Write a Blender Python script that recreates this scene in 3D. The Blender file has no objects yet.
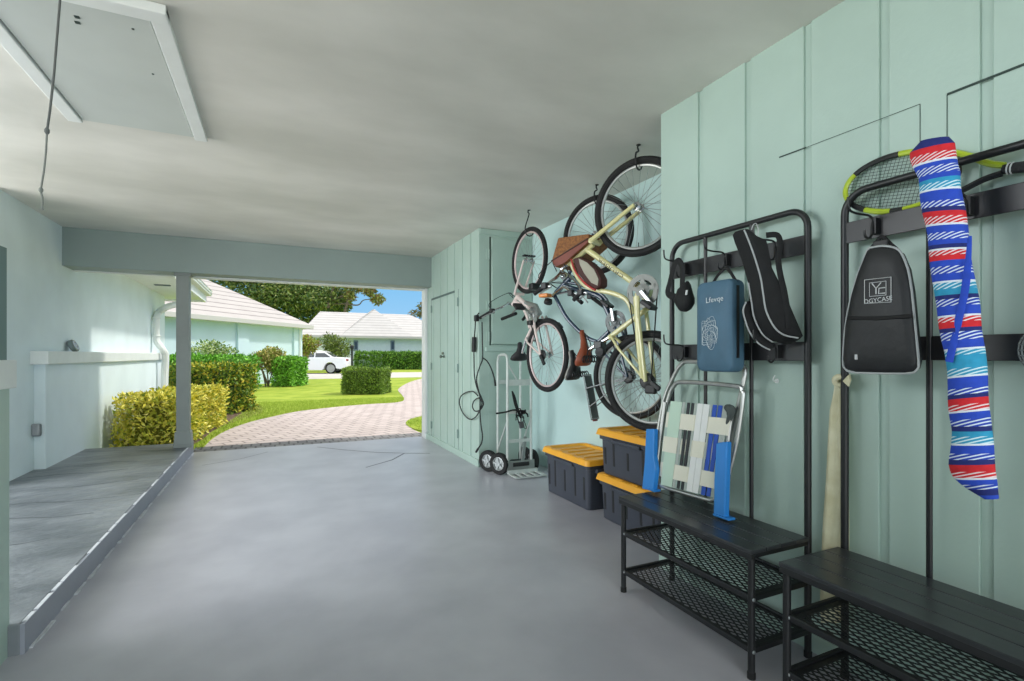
import bpy, math, random
from mathutils import Vector, Matrix
random.seed(7)
PI = math.pi
scene = bpy.context.scene
COL = scene.collection

# ------------------------------------------------------------------ camera
F, CXP, HYP, H = 507.0, 512.0, 355.0, 1.15          # focal length in px, principal column, horizon row, eye height
TH = math.atan((CXP - 275) / F)
SN, CS = math.sin(TH), math.cos(TH)
cam = bpy.data.cameras.new('camera')
cam.sensor_width = 36.0
cam.lens = F / 1024 * 36.0
cam.shift_y = (HYP - 340.5) / 1024
cam.clip_start, cam.clip_end = 0.02, 500
cam_o = bpy.data.objects.new('camera', cam)
cam_o.location = (0, 0, H)
cam_o.rotation_euler = (PI / 2, 0, -TH)
COL.objects.link(cam_o)
scene.camera = cam_o

# ------------------------------------------------------------------ colour management, sky, sun, fill lamps
scene.view_settings.view_transform = 'Standard'
scene.view_settings.look = 'None'
scene.view_settings.gamma = 1.0
scene.view_settings.use_curve_mapping = False
scene.view_settings.exposure = 0.5
scene.cycles.max_bounces = 10
scene.cycles.diffuse_bounces = 6
scene.cycles.sample_clamp_indirect = 6

def lin(c):
    out = []
    for v in c[:3]:
        v = v / 255.0
        out.append(v / 12.92 if v <= 0.04045 else ((v + 0.055) / 1.055) ** 2.4)
    return (out[0], out[1], out[2], 1.0)

world = bpy.data.worlds.new('sky'); scene.world = world; world.use_nodes = True
wn = world.node_tree; wn.nodes.clear()
w_out = wn.nodes.new('ShaderNodeOutputWorld'); w_bg = wn.nodes.new('ShaderNodeBackground')
w_tc = wn.nodes.new('ShaderNodeTexCoord'); w_sep = wn.nodes.new('ShaderNodeSeparateXYZ'); w_rmp = wn.nodes.new('ShaderNodeValToRGB')
wn.links.new(w_tc.outputs['Generated'], w_sep.inputs[0]); wn.links.new(w_sep.outputs['Z'], w_rmp.inputs[0])
w_rmp.color_ramp.elements[0].position = 0.0; w_rmp.color_ramp.elements[0].color = (0.26, 0.44, 0.62, 1)
w_rmp.color_ramp.elements[1].position = 0.45; w_rmp.color_ramp.elements[1].color = (0.98, 1.0, 1.0, 1)
e = w_rmp.color_ramp.elements.new(0.14); e.color = (0.15, 0.36, 0.58, 1)
wn.links.new(w_rmp.outputs[0], w_bg.inputs[0]); w_bg.inputs[1].default_value = 1.1
wn.links.new(w_bg.outputs[0], w_out.inputs[0])

sun = bpy.data.lights.new('sun', 'SUN'); sun.energy = 1.8; sun.angle = math.radians(5); sun.color = (1.0, 0.96, 0.88)
sun_o = bpy.data.objects.new('sun', sun); COL.objects.link(sun_o)
sun_o.rotation_euler = Vector((0.62, -0.04, 0.78)).to_track_quat('Z', 'Y').to_euler()

def area(name, loc, target, sx, sy, power, color=(1, 1, 1)):
    l = bpy.data.lights.new(name, 'AREA'); l.shape = 'RECTANGLE'; l.size = sx; l.size_y = sy; l.energy = power; l.color = color
    o = bpy.data.objects.new(name, l); COL.objects.link(o); o.location = loc
    o.rotation_euler = (Vector(target) - Vector(loc)).to_track_quat('-Z', 'Y').to_euler()
    return o
# added fill lamp behind the camera, in place of daylight through the rear
area('rear_fill', (0.3, -6.0, 2.2), (0.5, 5.0, 1.2), 9.0, 5.0, 290, (0.97, 1.0, 0.98))
# added fill lamp out of view, brightening the alcove through a made-up opening
area('side_fill', (-5.4, 3.2, 2.0), (2.2, 5.4, 1.2), 4.0, 2.6, 270, (0.98, 1.0, 1.0))

# ------------------------------------------------------------------ pixel helpers (photo pixel -> point on a real plane)
def ray(u, v):
    a, b = (u - CXP) / F, (HYP - v) / F
    return Vector((SN + a * CS, CS - a * SN, b))
EYE = Vector((0, 0, H))
def onX(u, v, x): d = ray(u, v); return EYE + d * (x / d.x)
def onY(u, v, y): d = ray(u, v); return EYE + d * (y / d.y)
def onZ(u, v, z=0.0): d = ray(u, v); return EYE + d * ((z - H) / d.z)
def onP(u, v, p, n): d = ray(u, v); return EYE + d * ((Vector(p) - EYE).dot(Vector(n)) / d.dot(Vector(n)))
def atD(u, v, dep): return EYE + ray(u, v) * dep

# ------------------------------------------------------------------ materials
MATS = {}
def mat(name, rgb, rough=0.6, metal=0.0, var=0.0, vscale=6.0, bump=0.0, bscale=40.0, spec=0.5, coat=0.0, rgb2=None, stretch=None, trans=0.0, detail=4.0):
    if name in MATS: return MATS[name]
    m = bpy.data.materials.new(name); m.use_nodes = True
    nt = m.node_tree; b = nt.nodes['Principled BSDF']
    b.inputs['Base Color'].default_value = lin(rgb)
    b.inputs['Roughness'].default_value = rough; b.inputs['Metallic'].default_value = metal
    b.inputs['Specular IOR Level'].default_value = spec
    b.inputs['Coat Weight'].default_value = coat
    if trans: b.inputs['Transmission Weight'].default_value = trans
    tc = nt.nodes.new('ShaderNodeTexCoord'); co = tc.outputs['Object']
    if stretch:
        mp = nt.nodes.new('ShaderNodeMapping'); mp.inputs['Scale'].default_value = stretch
        nt.links.new(co, mp.inputs[0]); co = mp.outputs[0]
    if var > 0 or rgb2:
        n = nt.nodes.new('ShaderNodeTexNoise'); n.inputs['Scale'].default_value = vscale; n.inputs['Detail'].default_value = detail
        nt.links.new(co, n.inputs['Vector'])
        r = nt.nodes.new('ShaderNodeValToRGB')
        c1 = lin(rgb)
        c2 = lin(rgb2) if rgb2 else tuple(min(1, x * (1 + var)) for x in c1[:3]) + (1,)
        if not rgb2: c1 = tuple(x * (1 - var) for x in c1[:3]) + (1,)
        r.color_ramp.elements[0].position = 0.35; r.color_ramp.elements[0].color = c1
        r.color_ramp.elements[1].position = 0.65; r.color_ramp.elements[1].color = c2
        nt.links.new(n.outputs['Fac'], r.inputs[0]); nt.links.new(r.outputs[0], b.inputs['Base Color'])
    if bump > 0:
        n2 = nt.nodes.new('ShaderNodeTexNoise'); n2.inputs['Scale'].default_value = bscale; n2.inputs['Detail'].default_value = 5
        nt.links.new(co, n2.inputs['Vector'])
        bp = nt.nodes.new('ShaderNodeBump'); bp.inputs['Strength'].default_value = bump; bp.inputs['Distance'].default_value = 0.02
        nt.links.new(n2.outputs['Fac'], bp.inputs['Height']); nt.links.new(bp.outputs[0], b.inputs['Normal'])
    MATS[name] = m
    return m

def brick_mat(name, c1, c2, mortar, bw, bh, ms, rot=0.0, rough=0.8, bump=0.3, mix_noise=0.25, offset=0.5):
    m = bpy.data.materials.new(name); m.use_nodes = True; nt = m.node_tree; b = nt.nodes['Principled BSDF']
    b.inputs['Roughness'].default_value = rough
    tc = nt.nodes.new('ShaderNodeTexCoord'); mp = nt.nodes.new('ShaderNodeMapping'); mp.inputs['Rotation'].default_value = (0, 0, rot)
    nt.links.new(tc.outputs['Object'], mp.inputs[0])
    br = nt.nodes.new('ShaderNodeTexBrick'); br.inputs['Scale'].default_value = 1.0
    br.inputs['Color1'].default_value = lin(c1); br.inputs['Color2'].default_value = lin(c2); br.inputs['Mortar'].default_value = lin(mortar)
    br.inputs['Brick Width'].default_value = bw; br.inputs['Row Height'].default_value = bh; br.inputs['Mortar Size'].default_value = ms
    br.offset = offset
    nt.links.new(mp.outputs[0], br.inputs['Vector'])
    n = nt.nodes.new('ShaderNodeTexNoise'); n.inputs['Scale'].default_value = 3.0; n.inputs['Detail'].default_value = 6
    nt.links.new(tc.outputs['Object'], n.inputs['Vector'])
    mx = nt.nodes.new('ShaderNodeMix'); mx.data_type = 'RGBA'; mx.blend_type = 'OVERLAY'; mx.inputs[0].default_value = mix_noise
    nt.links.new(br.outputs['Color'], mx.inputs[6]); nt.links.new(n.outputs['Fac'], mx.inputs[7])
    nt.links.new(mx.outputs[2], b.inputs['Base Color'])
    bp = nt.nodes.new('ShaderNodeBump'); bp.inputs['Strength'].default_value = bump; bp.inputs['Distance'].default_value = 0.01; bp.invert = True
    nt.links.new(br.outputs['Fac'], bp.inputs['Height']); nt.links.new(bp.outputs[0], b.inputs['Normal'])
    MATS[name] = m
    return m

M_wall = mat('teal_paint', (172, 194, 184), 0.5, var=0.04, vscale=2.5, bump=0.05, bscale=60)
M_wall_out = mat('pale_blue_stucco', (222, 234, 238), 0.75, var=0.04, vscale=2, bump=0.12, bscale=90)
M_trim = mat('white_trim', (226, 230, 228), 0.5, var=0.03)
M_beam = mat('beam_shade_paint', (140, 154, 150), 0.55, var=0.04, vscale=2, bump=0.04)  # darkened so the beam's backlit shade sits in the colour
M_ceil = mat('ceiling_plaster', (206, 205, 197), 0.5, rgb2=(230, 228, 221), vscale=1.6, bump=0.22, bscale=4, detail=8, stretch=(0.6, 1.0, 1))
M_floor = mat('painted_concrete', (166, 166, 175), 0.34, rgb2=(183, 183, 191), vscale=2.2, bump=0.10, bscale=9, detail=8, spec=0.45)
M_step = mat('stamped_slate', (92, 98, 103), 0.38, rgb2=(132, 137, 142), vscale=2.6, bump=0.7, bscale=8, detail=12, stretch=(0.7, 1.2, 1))
M_edge = mat('worn_paint_edge', (205, 208, 214), 0.5, var=0.1, vscale=20)
M_crack = mat('floor_crack', (112, 114, 124), 0.6)
M_seam = mat('panel_seam', (44, 62, 56), 0.7)
M_black = mat('black_metal', (24, 25, 27), 0.42, var=0.1, vscale=20, spec=0.5)
M_blacktop = mat('black_slats', (44, 46, 49), 0.28, var=0.15, vscale=12, stretch=(8, 1, 1), spec=0.5)
M_rubber = mat('black_rubber', (20, 20, 21), 0.75, var=0.1, bump=0.1, bscale=120)
M_chrome = mat('bright_steel', (200, 202, 204), 0.25, 1.0)
M_alu = mat('brushed_aluminium', (186, 188, 188), 0.38, 1.0, var=0.08, vscale=30)
M_spoke = mat('spoke_steel', (150, 156, 156), 0.35, 0.8)
M_blackplastic = mat('black_plastic', (26, 26, 28), 0.5, var=0.05)

# ------------------------------------------------------------------ mesh builder (all in world metres)
class MB:
    def __init__(s): s.v = []; s.f = []; s.mi = []; s.sm = []
    def add(s, vs, fs, mi=0, smooth=False):
        o = len(s.v); s.v += [Vector(p) for p in vs]
        for f in fs: s.f.append([o + i for i in f]); s.mi.append(mi); s.sm.append(smooth)
        return s
    def box(s, lo, hi, mi=0):
        x0, y0, z0 = lo; x1, y1, z1 = hi
        return s.add([(x0, y0, z0), (x1, y0, z0), (x1, y1, z0), (x0, y1, z0), (x0, y0, z1), (x1, y0, z1), (x1, y1, z1), (x0, y1, z1)],
              [(0, 3, 2, 1), (4, 5, 6, 7), (0, 1, 5, 4), (1, 2, 6, 5), (2, 3, 7, 6), (3, 0, 4, 7)], mi)
    def obox(s, c, ax, ay, az, hx, hy, hz, mi=0, taper=1.0):
        c = Vector(c); ax, ay, az = [Vector(a).normalized() for a in (ax, ay, az)]; vs = []
        for k, t in ((-1, 1.0), (1, taper)):
            for i, j in ((-1, -1), (1, -1), (1, 1), (-1, 1)): vs.append(c + ax * hx * i * t + ay * hy * j * t + az * hz * k)
        return s.add(vs, [(0, 3, 2, 1), (4, 5, 6, 7), (0, 1, 5, 4), (1, 2, 6, 5), (2, 3, 7, 6), (3, 0, 4, 7)], mi)
    def bar(s, a, b, w, t, up=(0, 0, 1), mi=0):
        a, b = Vector(a), Vector(b); d = (b - a); l = d.length; d.normalize()
        sd = d.cross(Vector(up))
        if sd.length < 1e-5: sd = d.cross(Vector((1, 0, 0)))
        sd.normalize(); u2 = sd.cross(d)
        return s.obox((a + b) / 2, sd, u2, d, w / 2, t / 2, l / 2, mi)
    def tube(s, pts, r, n=8, closed=False, mi=0, flat=1.0, side=None, cap=True):
        pts = [Vector(p) for p in pts]; N = len(pts); rr = r if isinstance(r, (list, tuple)) else [r] * N
        T = []
        for i in range(N):
            a = pts[(i - 1) % N] if (i > 0 or closed) else pts[i]; b = pts[(i + 1) % N] if (i < N - 1 or closed) else pts[i]
            t = (b - a); T.append(t.normalized() if t.length > 1e-9 else Vector((0, 0, 1)))
        if side is not None: nrm = Vector(side)
        else: nrm = Vector((0, 0, 1)) if abs(T[0].z) < 0.9 else Vector((1, 0, 0))
        nrm = (nrm - T[0] * nrm.dot(T[0])).normalized(); vs = []
        for i in range(N):
            nrm = nrm - T[i] * nrm.dot(T[i])
            if nrm.length < 1e-6: nrm = T[i].orthogonal()
            nrm.normalize(); bn = T[i].cross(nrm)
            for k in range(n):
                a = 2 * PI * k / n
                vs.append(pts[i] + nrm * math.cos(a) * rr[i] + bn * math.sin(a) * rr[i] * flat)
        fs = []; M = N if closed else N - 1
        for i in range(M):
            for k in range(n):
                a, b = i * n + k, i * n + (k + 1) % n; c, d = ((i + 1) % N) * n + (k + 1) % n, ((i + 1) % N) * n + k
                fs.append((a, b, c, d))
        s.add(vs, fs, mi, True)
        if cap and not closed:
            o = len(s.v) - N * n
            s.f.append([o + k for k in range(n)][::-1]); s.mi.append(mi); s.sm.append(False)
            s.f.append([o + (N - 1) * n + k for k in range(n)]); s.mi.append(mi); s.sm.append(False)
        return s
    def ring(s, c, axis, R, r, n=40, m=8, mi=0, flat=1.0):
        ax = Vector(axis).normalized(); a = ax.orthogonal().normalized(); b = ax.cross(a); c = Vector(c)
        pts = [c + a * R * math.cos(2 * PI * i / n) + b * R * math.sin(2 * PI * i / n) for i in range(n)]
        return s.tube(pts, r, m, True, mi, flat=flat, side=a)
    def disc(s, c, axis, prof, n=24, mi=0, smooth=True, cap=True):
        """lathe: prof = [(radius, offset along axis)...]"""
        ax = Vector(axis).normalized(); a = ax.orthogonal().normalized(); b = ax.cross(a); c = Vector(c); vs = []
        for (r, h) in prof:
            for k in range(n): t = 2 * PI * k / n; vs.append(c + ax * h + (a * math.cos(t) + b * math.sin(t)) * r)
        fs = []
        for i in range(len(prof) - 1):
            for k in range(n): fs.append((i * n + k, i * n + (k + 1) % n, (i + 1) * n + (k + 1) % n, (i + 1) * n + k))
        if cap and prof[0][0] > 1e-4: fs.append(tuple(range(n))[::-1])
        if cap and prof[-1][0] > 1e-4: fs.append(tuple((len(prof) - 1) * n + k for k in range(n)))
        return s.add(vs, fs, mi, smooth)
    def loft(s, rings, mi=0, closed=True, caps=True, smooth=True, mis=None):
        n = len(rings[0]); vs = [p for r in rings for p in r]; o = len(s.v); s.v += [Vector(p) for p in vs]
        for i in range(len(rings) - 1):
            for k in range(n if closed else n - 1):
                s.f.append([o + i * n + k, o + i * n + (k + 1) % n, o + (i + 1) * n + (k + 1) % n, o + (i + 1) * n + k])
                s.mi.append(mis[i] if mis else mi); s.sm.append(smooth)
        if caps:
            s.f.append([o + k for k in range(n)][::-1]); s.mi.append(mis[0] if mis else mi); s.sm.append(False)
            s.f.append([o + (len(rings) - 1) * n + k for k in range(n)]); s.mi.append(mis[-1] if mis else mi); s.sm.append(False)
        return s
    def prism(s, poly, d, mi=0):
        d = Vector(d); n = len(poly); vs = [Vector(p) for p in poly] + [Vector(p) + d for p in poly]
        fs = [tuple(range(n))[::-1], tuple(range(n, 2 * n))] + [(k, (k + 1) % n, n + (k + 1) % n, n + k) for k in range(n)]
        return s.add(vs, fs, mi)

def root_inv(parent):
    p = parent
    while p is not None and p.parent is not None: p = p.parent
    if p is None: return Matrix.Identity(4)
    return (Matrix.Translation(p.location) @ p.rotation_euler.to_matrix().to_4x4()).inverted()

def obj(name, mb, mats, parent=None, bevel=0.0, seg=2, angle=35, subsurf=0, fix=True):
    me = bpy.data.meshes.new(name)
    inv = root_inv(parent)
    me.from_pydata([tuple(inv @ v) for v in mb.v], [], mb.f)
    for m in (mats if isinstance(mats, (list, tuple)) else [mats]): me.materials.append(m)
    for p, mi, sm in zip(me.polygons, mb.mi, mb.sm): p.material_index = mi; p.use_smooth = sm
    if fix:
        import bmesh
        bm = bmesh.new(); bm.from_mesh(me); bmesh.ops.recalc_face_normals(bm, faces=bm.faces); bm.to_mesh(me); bm.free()
    if any(mb.sm): me.set_sharp_from_angle(angle=math.radians(angle))
    o = bpy.data.objects.new(name, me); COL.objects.link(o)
    if parent: o.parent = parent
    if bevel > 0:
        md = o.modifiers.new('bevel', 'BEVEL'); md.width = bevel; md.segments = seg; md.limit_method = 'ANGLE'; md.angle_limit = math.radians(40)
    if subsurf:
        md = o.modifiers.new('sub', 'SUBSURF'); md.levels = subsurf; md.render_levels = subsurf
    return o
def tag(o, label=None, cat=None, group=None, kind=None):
    if label: o['label'] = label
    if cat: o['category'] = cat
    if group: o['group'] = group
    if kind: o['kind'] = kind
    return o
def thing(name, label, cat, loc=(0, 0, 0), rz=0.0, group=None):
    o = bpy.data.objects.new(name, None); COL.objects.link(o); o.empty_display_size = 0.1
    o.location = loc; o.rotation_euler = (0, 0, rz)
    return tag(o, label, cat, group)
def struct(name, mb, mats, parent=None, **k):
    o = obj(name, mb, mats, parent, **k); o['kind'] = 'structure'; return o
def dup(root, dloc, label=None, group=None):
    r = root.copy(); COL.objects.link(r); r.location = Vector(root.location) + Vector(dloc)
    if label: r['label'] = label
    if group: r['group'] = group
    for ch in list(root.children):
        c = ch.copy(); COL.objects.link(c); c.parent = r
        for g in list(ch.children):
            d = g.copy(); COL.objects.link(d); d.parent = c
    return r
def text_mb(txt, origin, xdir, ydir, height, depth=0.0008, mi=0, slant=0.0, width=None):
    cu = bpy.data.curves.new('lettering', 'FONT'); cu.body = txt; cu.size = 1.0; cu.align_x = 'CENTER'; cu.align_y = 'CENTER'; cu.shear = slant
    cu.extrude = 0.0; cu.resolution_u = 3
    o = bpy.data.objects.new('lettering', cu); COL.objects.link(o)
    dg = bpy.context.evaluated_depsgraph_get(); me = bpy.data.meshes.new_from_object(o.evaluated_get(dg))
    xs = [v.co.x for v in me.vertices]; ys = [v.co.y for v in me.vertices]
    h0 = max(ys) - min(ys); sy = height / h0; sx = sy if width is None else width / (max(xs) - min(xs))
    cx, cy = (max(xs) + min(xs)) / 2, (max(ys) + min(ys)) / 2
    X, Y = Vector(xdir).normalized(), Vector(ydir).normalized(); O = Vector(origin)
    mb = MB(); mb.add([O + X * (v.co.x - cx) * sx + Y * (v.co.y - cy) * sy for v in me.vertices], [list(p.vertices) for p in me.polygons], mi)
    bpy.data.objects.remove(o); bpy.data.curves.remove(cu); bpy.data.meshes.remove(me)
    return mb
def spline(pts, n=8, closed=False):
    P = [Vector(p) for p in pts]; N = len(P); out = []
    rng = range(N if closed else N - 1)
    for i in rng:
        if closed: p0, p1, p2, p3 = P[i - 1], P[i], P[(i + 1) % N], P[(i + 2) % N]
        else: p0, p1, p2, p3 = P[max(i - 1, 0)], P[i], P[i + 1], P[min(i + 2, N - 1)]
        for k in range(n):
            t = k / n; t2, t3 = t * t, t * t * t
            out.append(0.5 * ((2 * p1) + (p2 - p0) * t + (2 * p0 - 5 * p1 + 4 * p2 - p3) * t2 + (3 * p1 - p0 - 3 * p2 + p3) * t3))
    if not closed: out.append(P[-1])
    return out

# ================================================================== SETTING
CEIL = 2.455; WX = 1.905; LX = -1.96; STEP = 0.12; BK = 2.51   # ceiling, right wall face, left wall face, step height, alcove back
G = -0.03                                                       # garden level

struct('floor', MB().box((-1.06, -1.6, -0.2), (2.75, 7.02, 0.0)), M_floor)
mb = MB()
def strip_floor(pix, w):
    P = [onZ(u, v, 0.0) for u, v in pix]
    for a, b in zip(P[:-1], P[1:]):
        d = (b - a).normalized(); n = Vector((-d.y, d.x, 0)) * w / 2
        mb.add([a - n + Vector((0, 0, .0012)), a + n + Vector((0, 0, .0012)), b + n + Vector((0, 0, .0012)), b - n + Vector((0, 0, .0012))], [(0, 1, 2, 3)])
strip_floor([(317, 447), (345, 450), (376, 452.5), (404, 453.2), (430, 453.5)], 0.022)
strip_floor([(404, 453.5), (392, 460), (366, 467.5)], 0.022)
strip_floor([(202, 465.5), (240, 459), (268, 452)], 0.012)
struct('floor_crack', mb, M_crack, fix=False)

# raised step / porch platform along the left
mb = MB().box((LX - 0.1, 2.56, -0.2), (-0.885, 7.02, STEP))
struct('step_platform', mb, M_step, bevel=0.006)
mb = MB(); srng = random.Random(4)
for k in range(9):                                  # shallow cleft lines of the stamped slate
    y0 = 2.75 + k * 0.46; x = -0.90; yy = y0
    pts = []
    while x > -1.95: pts.append(Vector((x, yy, STEP + 0.0008))); x -= srng.uniform(.08, .2); yy += srng.uniform(-.05, .07)
    a0, b0 = srng.randint(0, 2), srng.randint(4, 8)
    for a, b in zip(pts[a0:b0], pts[a0 + 1:b0 + 1]):
        n = Vector((0, srng.uniform(.002, .006), 0)); mb.add([a - n, a + n, b + n, b - n], [(0, 1, 2, 3)])
struct('step_cleft', mb, mat('slate_cleft', (70, 75, 80), 0.7), fix=False)
mb = MB()                      # painted riser with worn pale edges
mb.box((-0.886, 2.56, -0.02), (-0.872, 7.02, STEP - 0.004), 0)
import random as _r
_r.seed(3)
y = 2.58
while y < 6.98:
    L = _r.uniform(0.04, 0.22)
    if _r.random() < 0.8: mb.box((-0.886, y, STEP - 0.003), (-0.8712, min(7.0, y + L), STEP + 0.0015 + _r.uniform(-.001, .001)), 1)
    y += L + _r.uniform(0, 0.03)
y = 2.6
while y < 6.9:
    L = _r.uniform(0.02, 0.12)
    if _r.random() < 0.62:
        w = _r.uniform(0.006, 0.02)
        mb.box((-0.873, y, -0.01), (-0.873 + w, y + L, 0.006), 1)
    y += L * 0.9
struct('trim_1', mb, [mat('riser_paint', (146, 149, 160), 0.4, var=0.05), M_edge])

# ceiling slab
struct('ceiling', MB().box((-2.2, -1.6, CEIL), (2.75, 7.42, CEIL + 0.25)), M_ceil)

# siding helper: boards with reveal channels
def siding(mb, xf, y0, y1, z0, z1, gy, gw, depth=0.010):
    """face at x = xf looking -X; channels centred on gy, gw wide"""
    mb.box((xf + depth, y0, z0), (xf + 0.12, y1, z1))
    e = sorted([g for g in gy if y0 < g < y1]); a = y0
    for g in e + [None]:
        b = y1 if g is None else g - gw / 2
        mb.box((xf, a, z0), (xf + depth + 0.004, b, z1))
        if g is not None: a = g + gw / 2
mb = MB(); siding(mb, WX - 0.008, -1.6, 2.15, 0.0, CEIL, [1.869 - 0.277 * k for k in range(13)], 0.032, 0.010)
wr = struct('wall_right', mb, M_wall, bevel=0.0015, seg=1)
struct('baseboard_right', MB().box((WX - 0.022, -1.6, 0.0), (WX - 0.006, 2.152, 0.07)), M_wall, bevel=0.003)
mb = MB()
def wall_line(pix, w, x=WX - 0.0095):
    P = [onX(u, v, x) for u, v in pix]
    for a, b in zip(P[:-1], P[1:]):
        d = (b - a).normalized(); n = Vector((0, -d.z, d.y)) * w / 2
        mb.add([a - n, a + n, b + n, b - n], [(0, 1, 2, 3)])
wall_line([(779, 157.5), (806, 147.5)], 0.006); wall_line([(806, 147.5), (920, 104), (920, 148)], 0.0022)
wall_line([(947, 150), (947, 94.5)], 0.0022); wall_line([(947, 94.5), (1030, 62)], 0.008)
struct('trim_2', mb, M_seam, fix=False)

# alcove
struct('wall_alcove', MB().box((BK, 2.15, 0), (BK + 0.12, 4.98, CEIL)), mat('teal_alcove_lit', (190, 216, 214), 0.5, var=0.03, vscale=2.5, bump=0.05, bscale=60))  # wall teal made paler to brighten the alcove by colour
struct('wall_alcove_return', MB().box((WX + 0.11, 2.03, 0), (BK + 0.12, 2.15, CEIL)), M_wall)
# closet block: front of channelled boards, side facing the alcove
mb = MB(); siding(mb, WX - 0.008, 4.86, 7.0, 0.0, CEIL, [5.10, 5.37, 5.64, 5.915, 6.20, 6.50, 6.78], 0.024, 0.013)
struct('wall_closet', mb, M_wall, bevel=0.002, seg=1)
struct('wall_closet_side', MB().box((WX + 0.10, 4.858, 0), (BK + 0.1, 4.95, CEIL)), M_wall)
struct('baseboard_closet', MB().box((WX - 0.025, 4.85, 0.0), (WX - 0.006, 6.9, 0.075)), M_wall, bevel=0.004)
# closet door cut into the boards: seam lines, hinges, latch
mb = MB(); x = WX - 0.0095
for (ya, za, yb, zb) in ((6.60, 0.05, 6.60, 1.88), (5.50, 0.05, 5.50, 1.90), (6.60, 1.88, 5.64, 1.90)):
    mb.box((x, min(ya, yb) - 0.004, min(za, zb) - 0.003), (x + 0.002, max(ya, yb) + 0.004, max(za, zb) + 0.003))
d1 = struct('door_1', mb, mat('door_seam', (92, 112, 108), 0.7))
M_hinge = mat('painted_hinge', (128, 150, 144), 0.45, 0.2)
for (yy, zz) in ((5.506, 1.756), (5.506, 1.0), (5.506, 0.25), (6.585, 1.76), (6.585, 1.0), (6.585, 0.22)):
    m2 = MB().box((x - 0.006, yy - 0.022, zz - 0.045), (x, yy + 0.022, zz + 0.045)); m2.tube([(x - 0.008, yy, zz - 0.05), (x - 0.008, yy, zz + 0.05)], 0.007)
    obj('hinge', m2, M_hinge, d1)
m2 = MB().disc((x - 0.002, 6.03, 1.13), (-1, 0, 0), [(0.018, 0), (0.018, 0.008), (0.008, 0.012), (0.008, 0.03), (0.019, 0.035), (0.02, 0.05), (0.010, 0.058)], 16)
m2.box((x - 0.014, 6.05, 1.155), (x, 6.10, 1.185))
obj('latch', m2, mat('old_brass', (120, 128, 118), 0.4, 0.6), d1)

# upper cabinet door in the closet's side wall
yf = 4.86
mb = MB(); mb.box((2.035, yf - 0.018, 1.265), (2.50, yf, 2.36))
d2 = struct('door_2', mb, M_wall, bevel=0.004)
mb = MB(); mb.box((2.012, yf - 0.004, 1.25), (2.028, yf, 2.375)); mb.box((2.012, yf - 0.003, 1.254), (2.5, yf, 1.2585))
obj('gap', mb, M_seam, d2)
mb = MB(); mb.box((1.965, yf - 0.028, 1.19), (2.505, yf, 1.232))
obj('sill', mb, M_wall, d2, bevel=0.004)
mb = MB(); mb.box((1.905, yf - 0.016, 2.395), (2.505, yf, 2.452))
struct('trim_3', mb, M_wall, bevel=0.003)
for zz in (2.19, 1.66, 1.34):
    m2 = MB().box((1.975, yf - 0.012, zz - 0.05), (2.006, yf - 0.001, zz + 0.05)); m2.tube([(2.004, yf - 0.014, zz - 0.05), (2.004, yf - 0.014, zz + 0.05)], 0.005)
    obj('hinge', m2, M_wall, d2)

# beam over the far opening, jambs, column
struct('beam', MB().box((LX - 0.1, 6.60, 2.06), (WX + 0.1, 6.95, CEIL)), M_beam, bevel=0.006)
mb = MB().box((-0.88, 6.86, 2.045), (1.92, 6.99, 2.075)); mb.box((LX, 6.90, 2.05), (-1.05, 6.99, 2.075))
struct('trim_4', mb, M_trim, bevel=0.003)
mb = MB().box((1.868, 6.80, 0.0), (1.93, 6.99, 2.07))
struct('trim_5', mb, M_trim, bevel=0.003)
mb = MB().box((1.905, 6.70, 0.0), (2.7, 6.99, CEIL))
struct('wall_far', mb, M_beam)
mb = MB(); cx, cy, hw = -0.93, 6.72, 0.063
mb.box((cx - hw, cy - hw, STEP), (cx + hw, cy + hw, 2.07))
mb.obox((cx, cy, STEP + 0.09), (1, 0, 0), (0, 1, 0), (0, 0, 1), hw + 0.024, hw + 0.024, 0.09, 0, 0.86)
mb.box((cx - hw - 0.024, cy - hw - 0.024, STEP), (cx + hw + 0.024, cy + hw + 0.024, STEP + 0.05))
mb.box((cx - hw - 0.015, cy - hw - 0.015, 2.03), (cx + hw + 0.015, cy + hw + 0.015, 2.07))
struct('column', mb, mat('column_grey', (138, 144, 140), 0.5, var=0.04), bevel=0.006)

# left wall of the house, half wall with cap, soffit
struct('wall_left', MB().box((LX - 0.2, 5.25, -0.2), (LX, 11.9, 2.75)), M_wall_out)  # starts late: unseen opening added here to let the side lamp in
mb = MB().box((LX - 0.02, 5.94, G), (-1.88, 11.15, 1.07))
struct('wall_left_low', mb, M_wall_out, bevel=0.006)
mb = MB().box((LX - 0.01, 5.86, 1.065), (-1.835, 11.2, 1.185))
struct('trim_6', mb, M_trim, bevel=0.008)
mb = MB().box((LX - 0.3, 6.96, 2.30), (-1.33, 12.4, 2.34)); mb.box((-1.35, 6.96, 2.26), (-1.31, 12.42, 2.46)); mb.box((LX - 0.3, 12.38, 2.26), (-1.31, 12.42, 2.46))
mb.box((-1.33, 6.96, 2.40), (-1.22, 12.5, 2.52))
sf = struct('soffit', mb, M_trim, bevel=0.004)
M_vent = mat('vent_grey', (120, 130, 130), 0.6)
for yy in (7.9, 9.9):
    m2 = MB().box((-1.78, yy, 2.288), (-1.56, yy + 0.10, 2.302))
    for k in range(5): m2.box((-1.775, yy + 0.012 + k * 0.018, 2.284), (-1.565, yy + 0.02 + k * 0.018, 2.29))
    obj('soffit_vent', m2, M_vent, sf)
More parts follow.
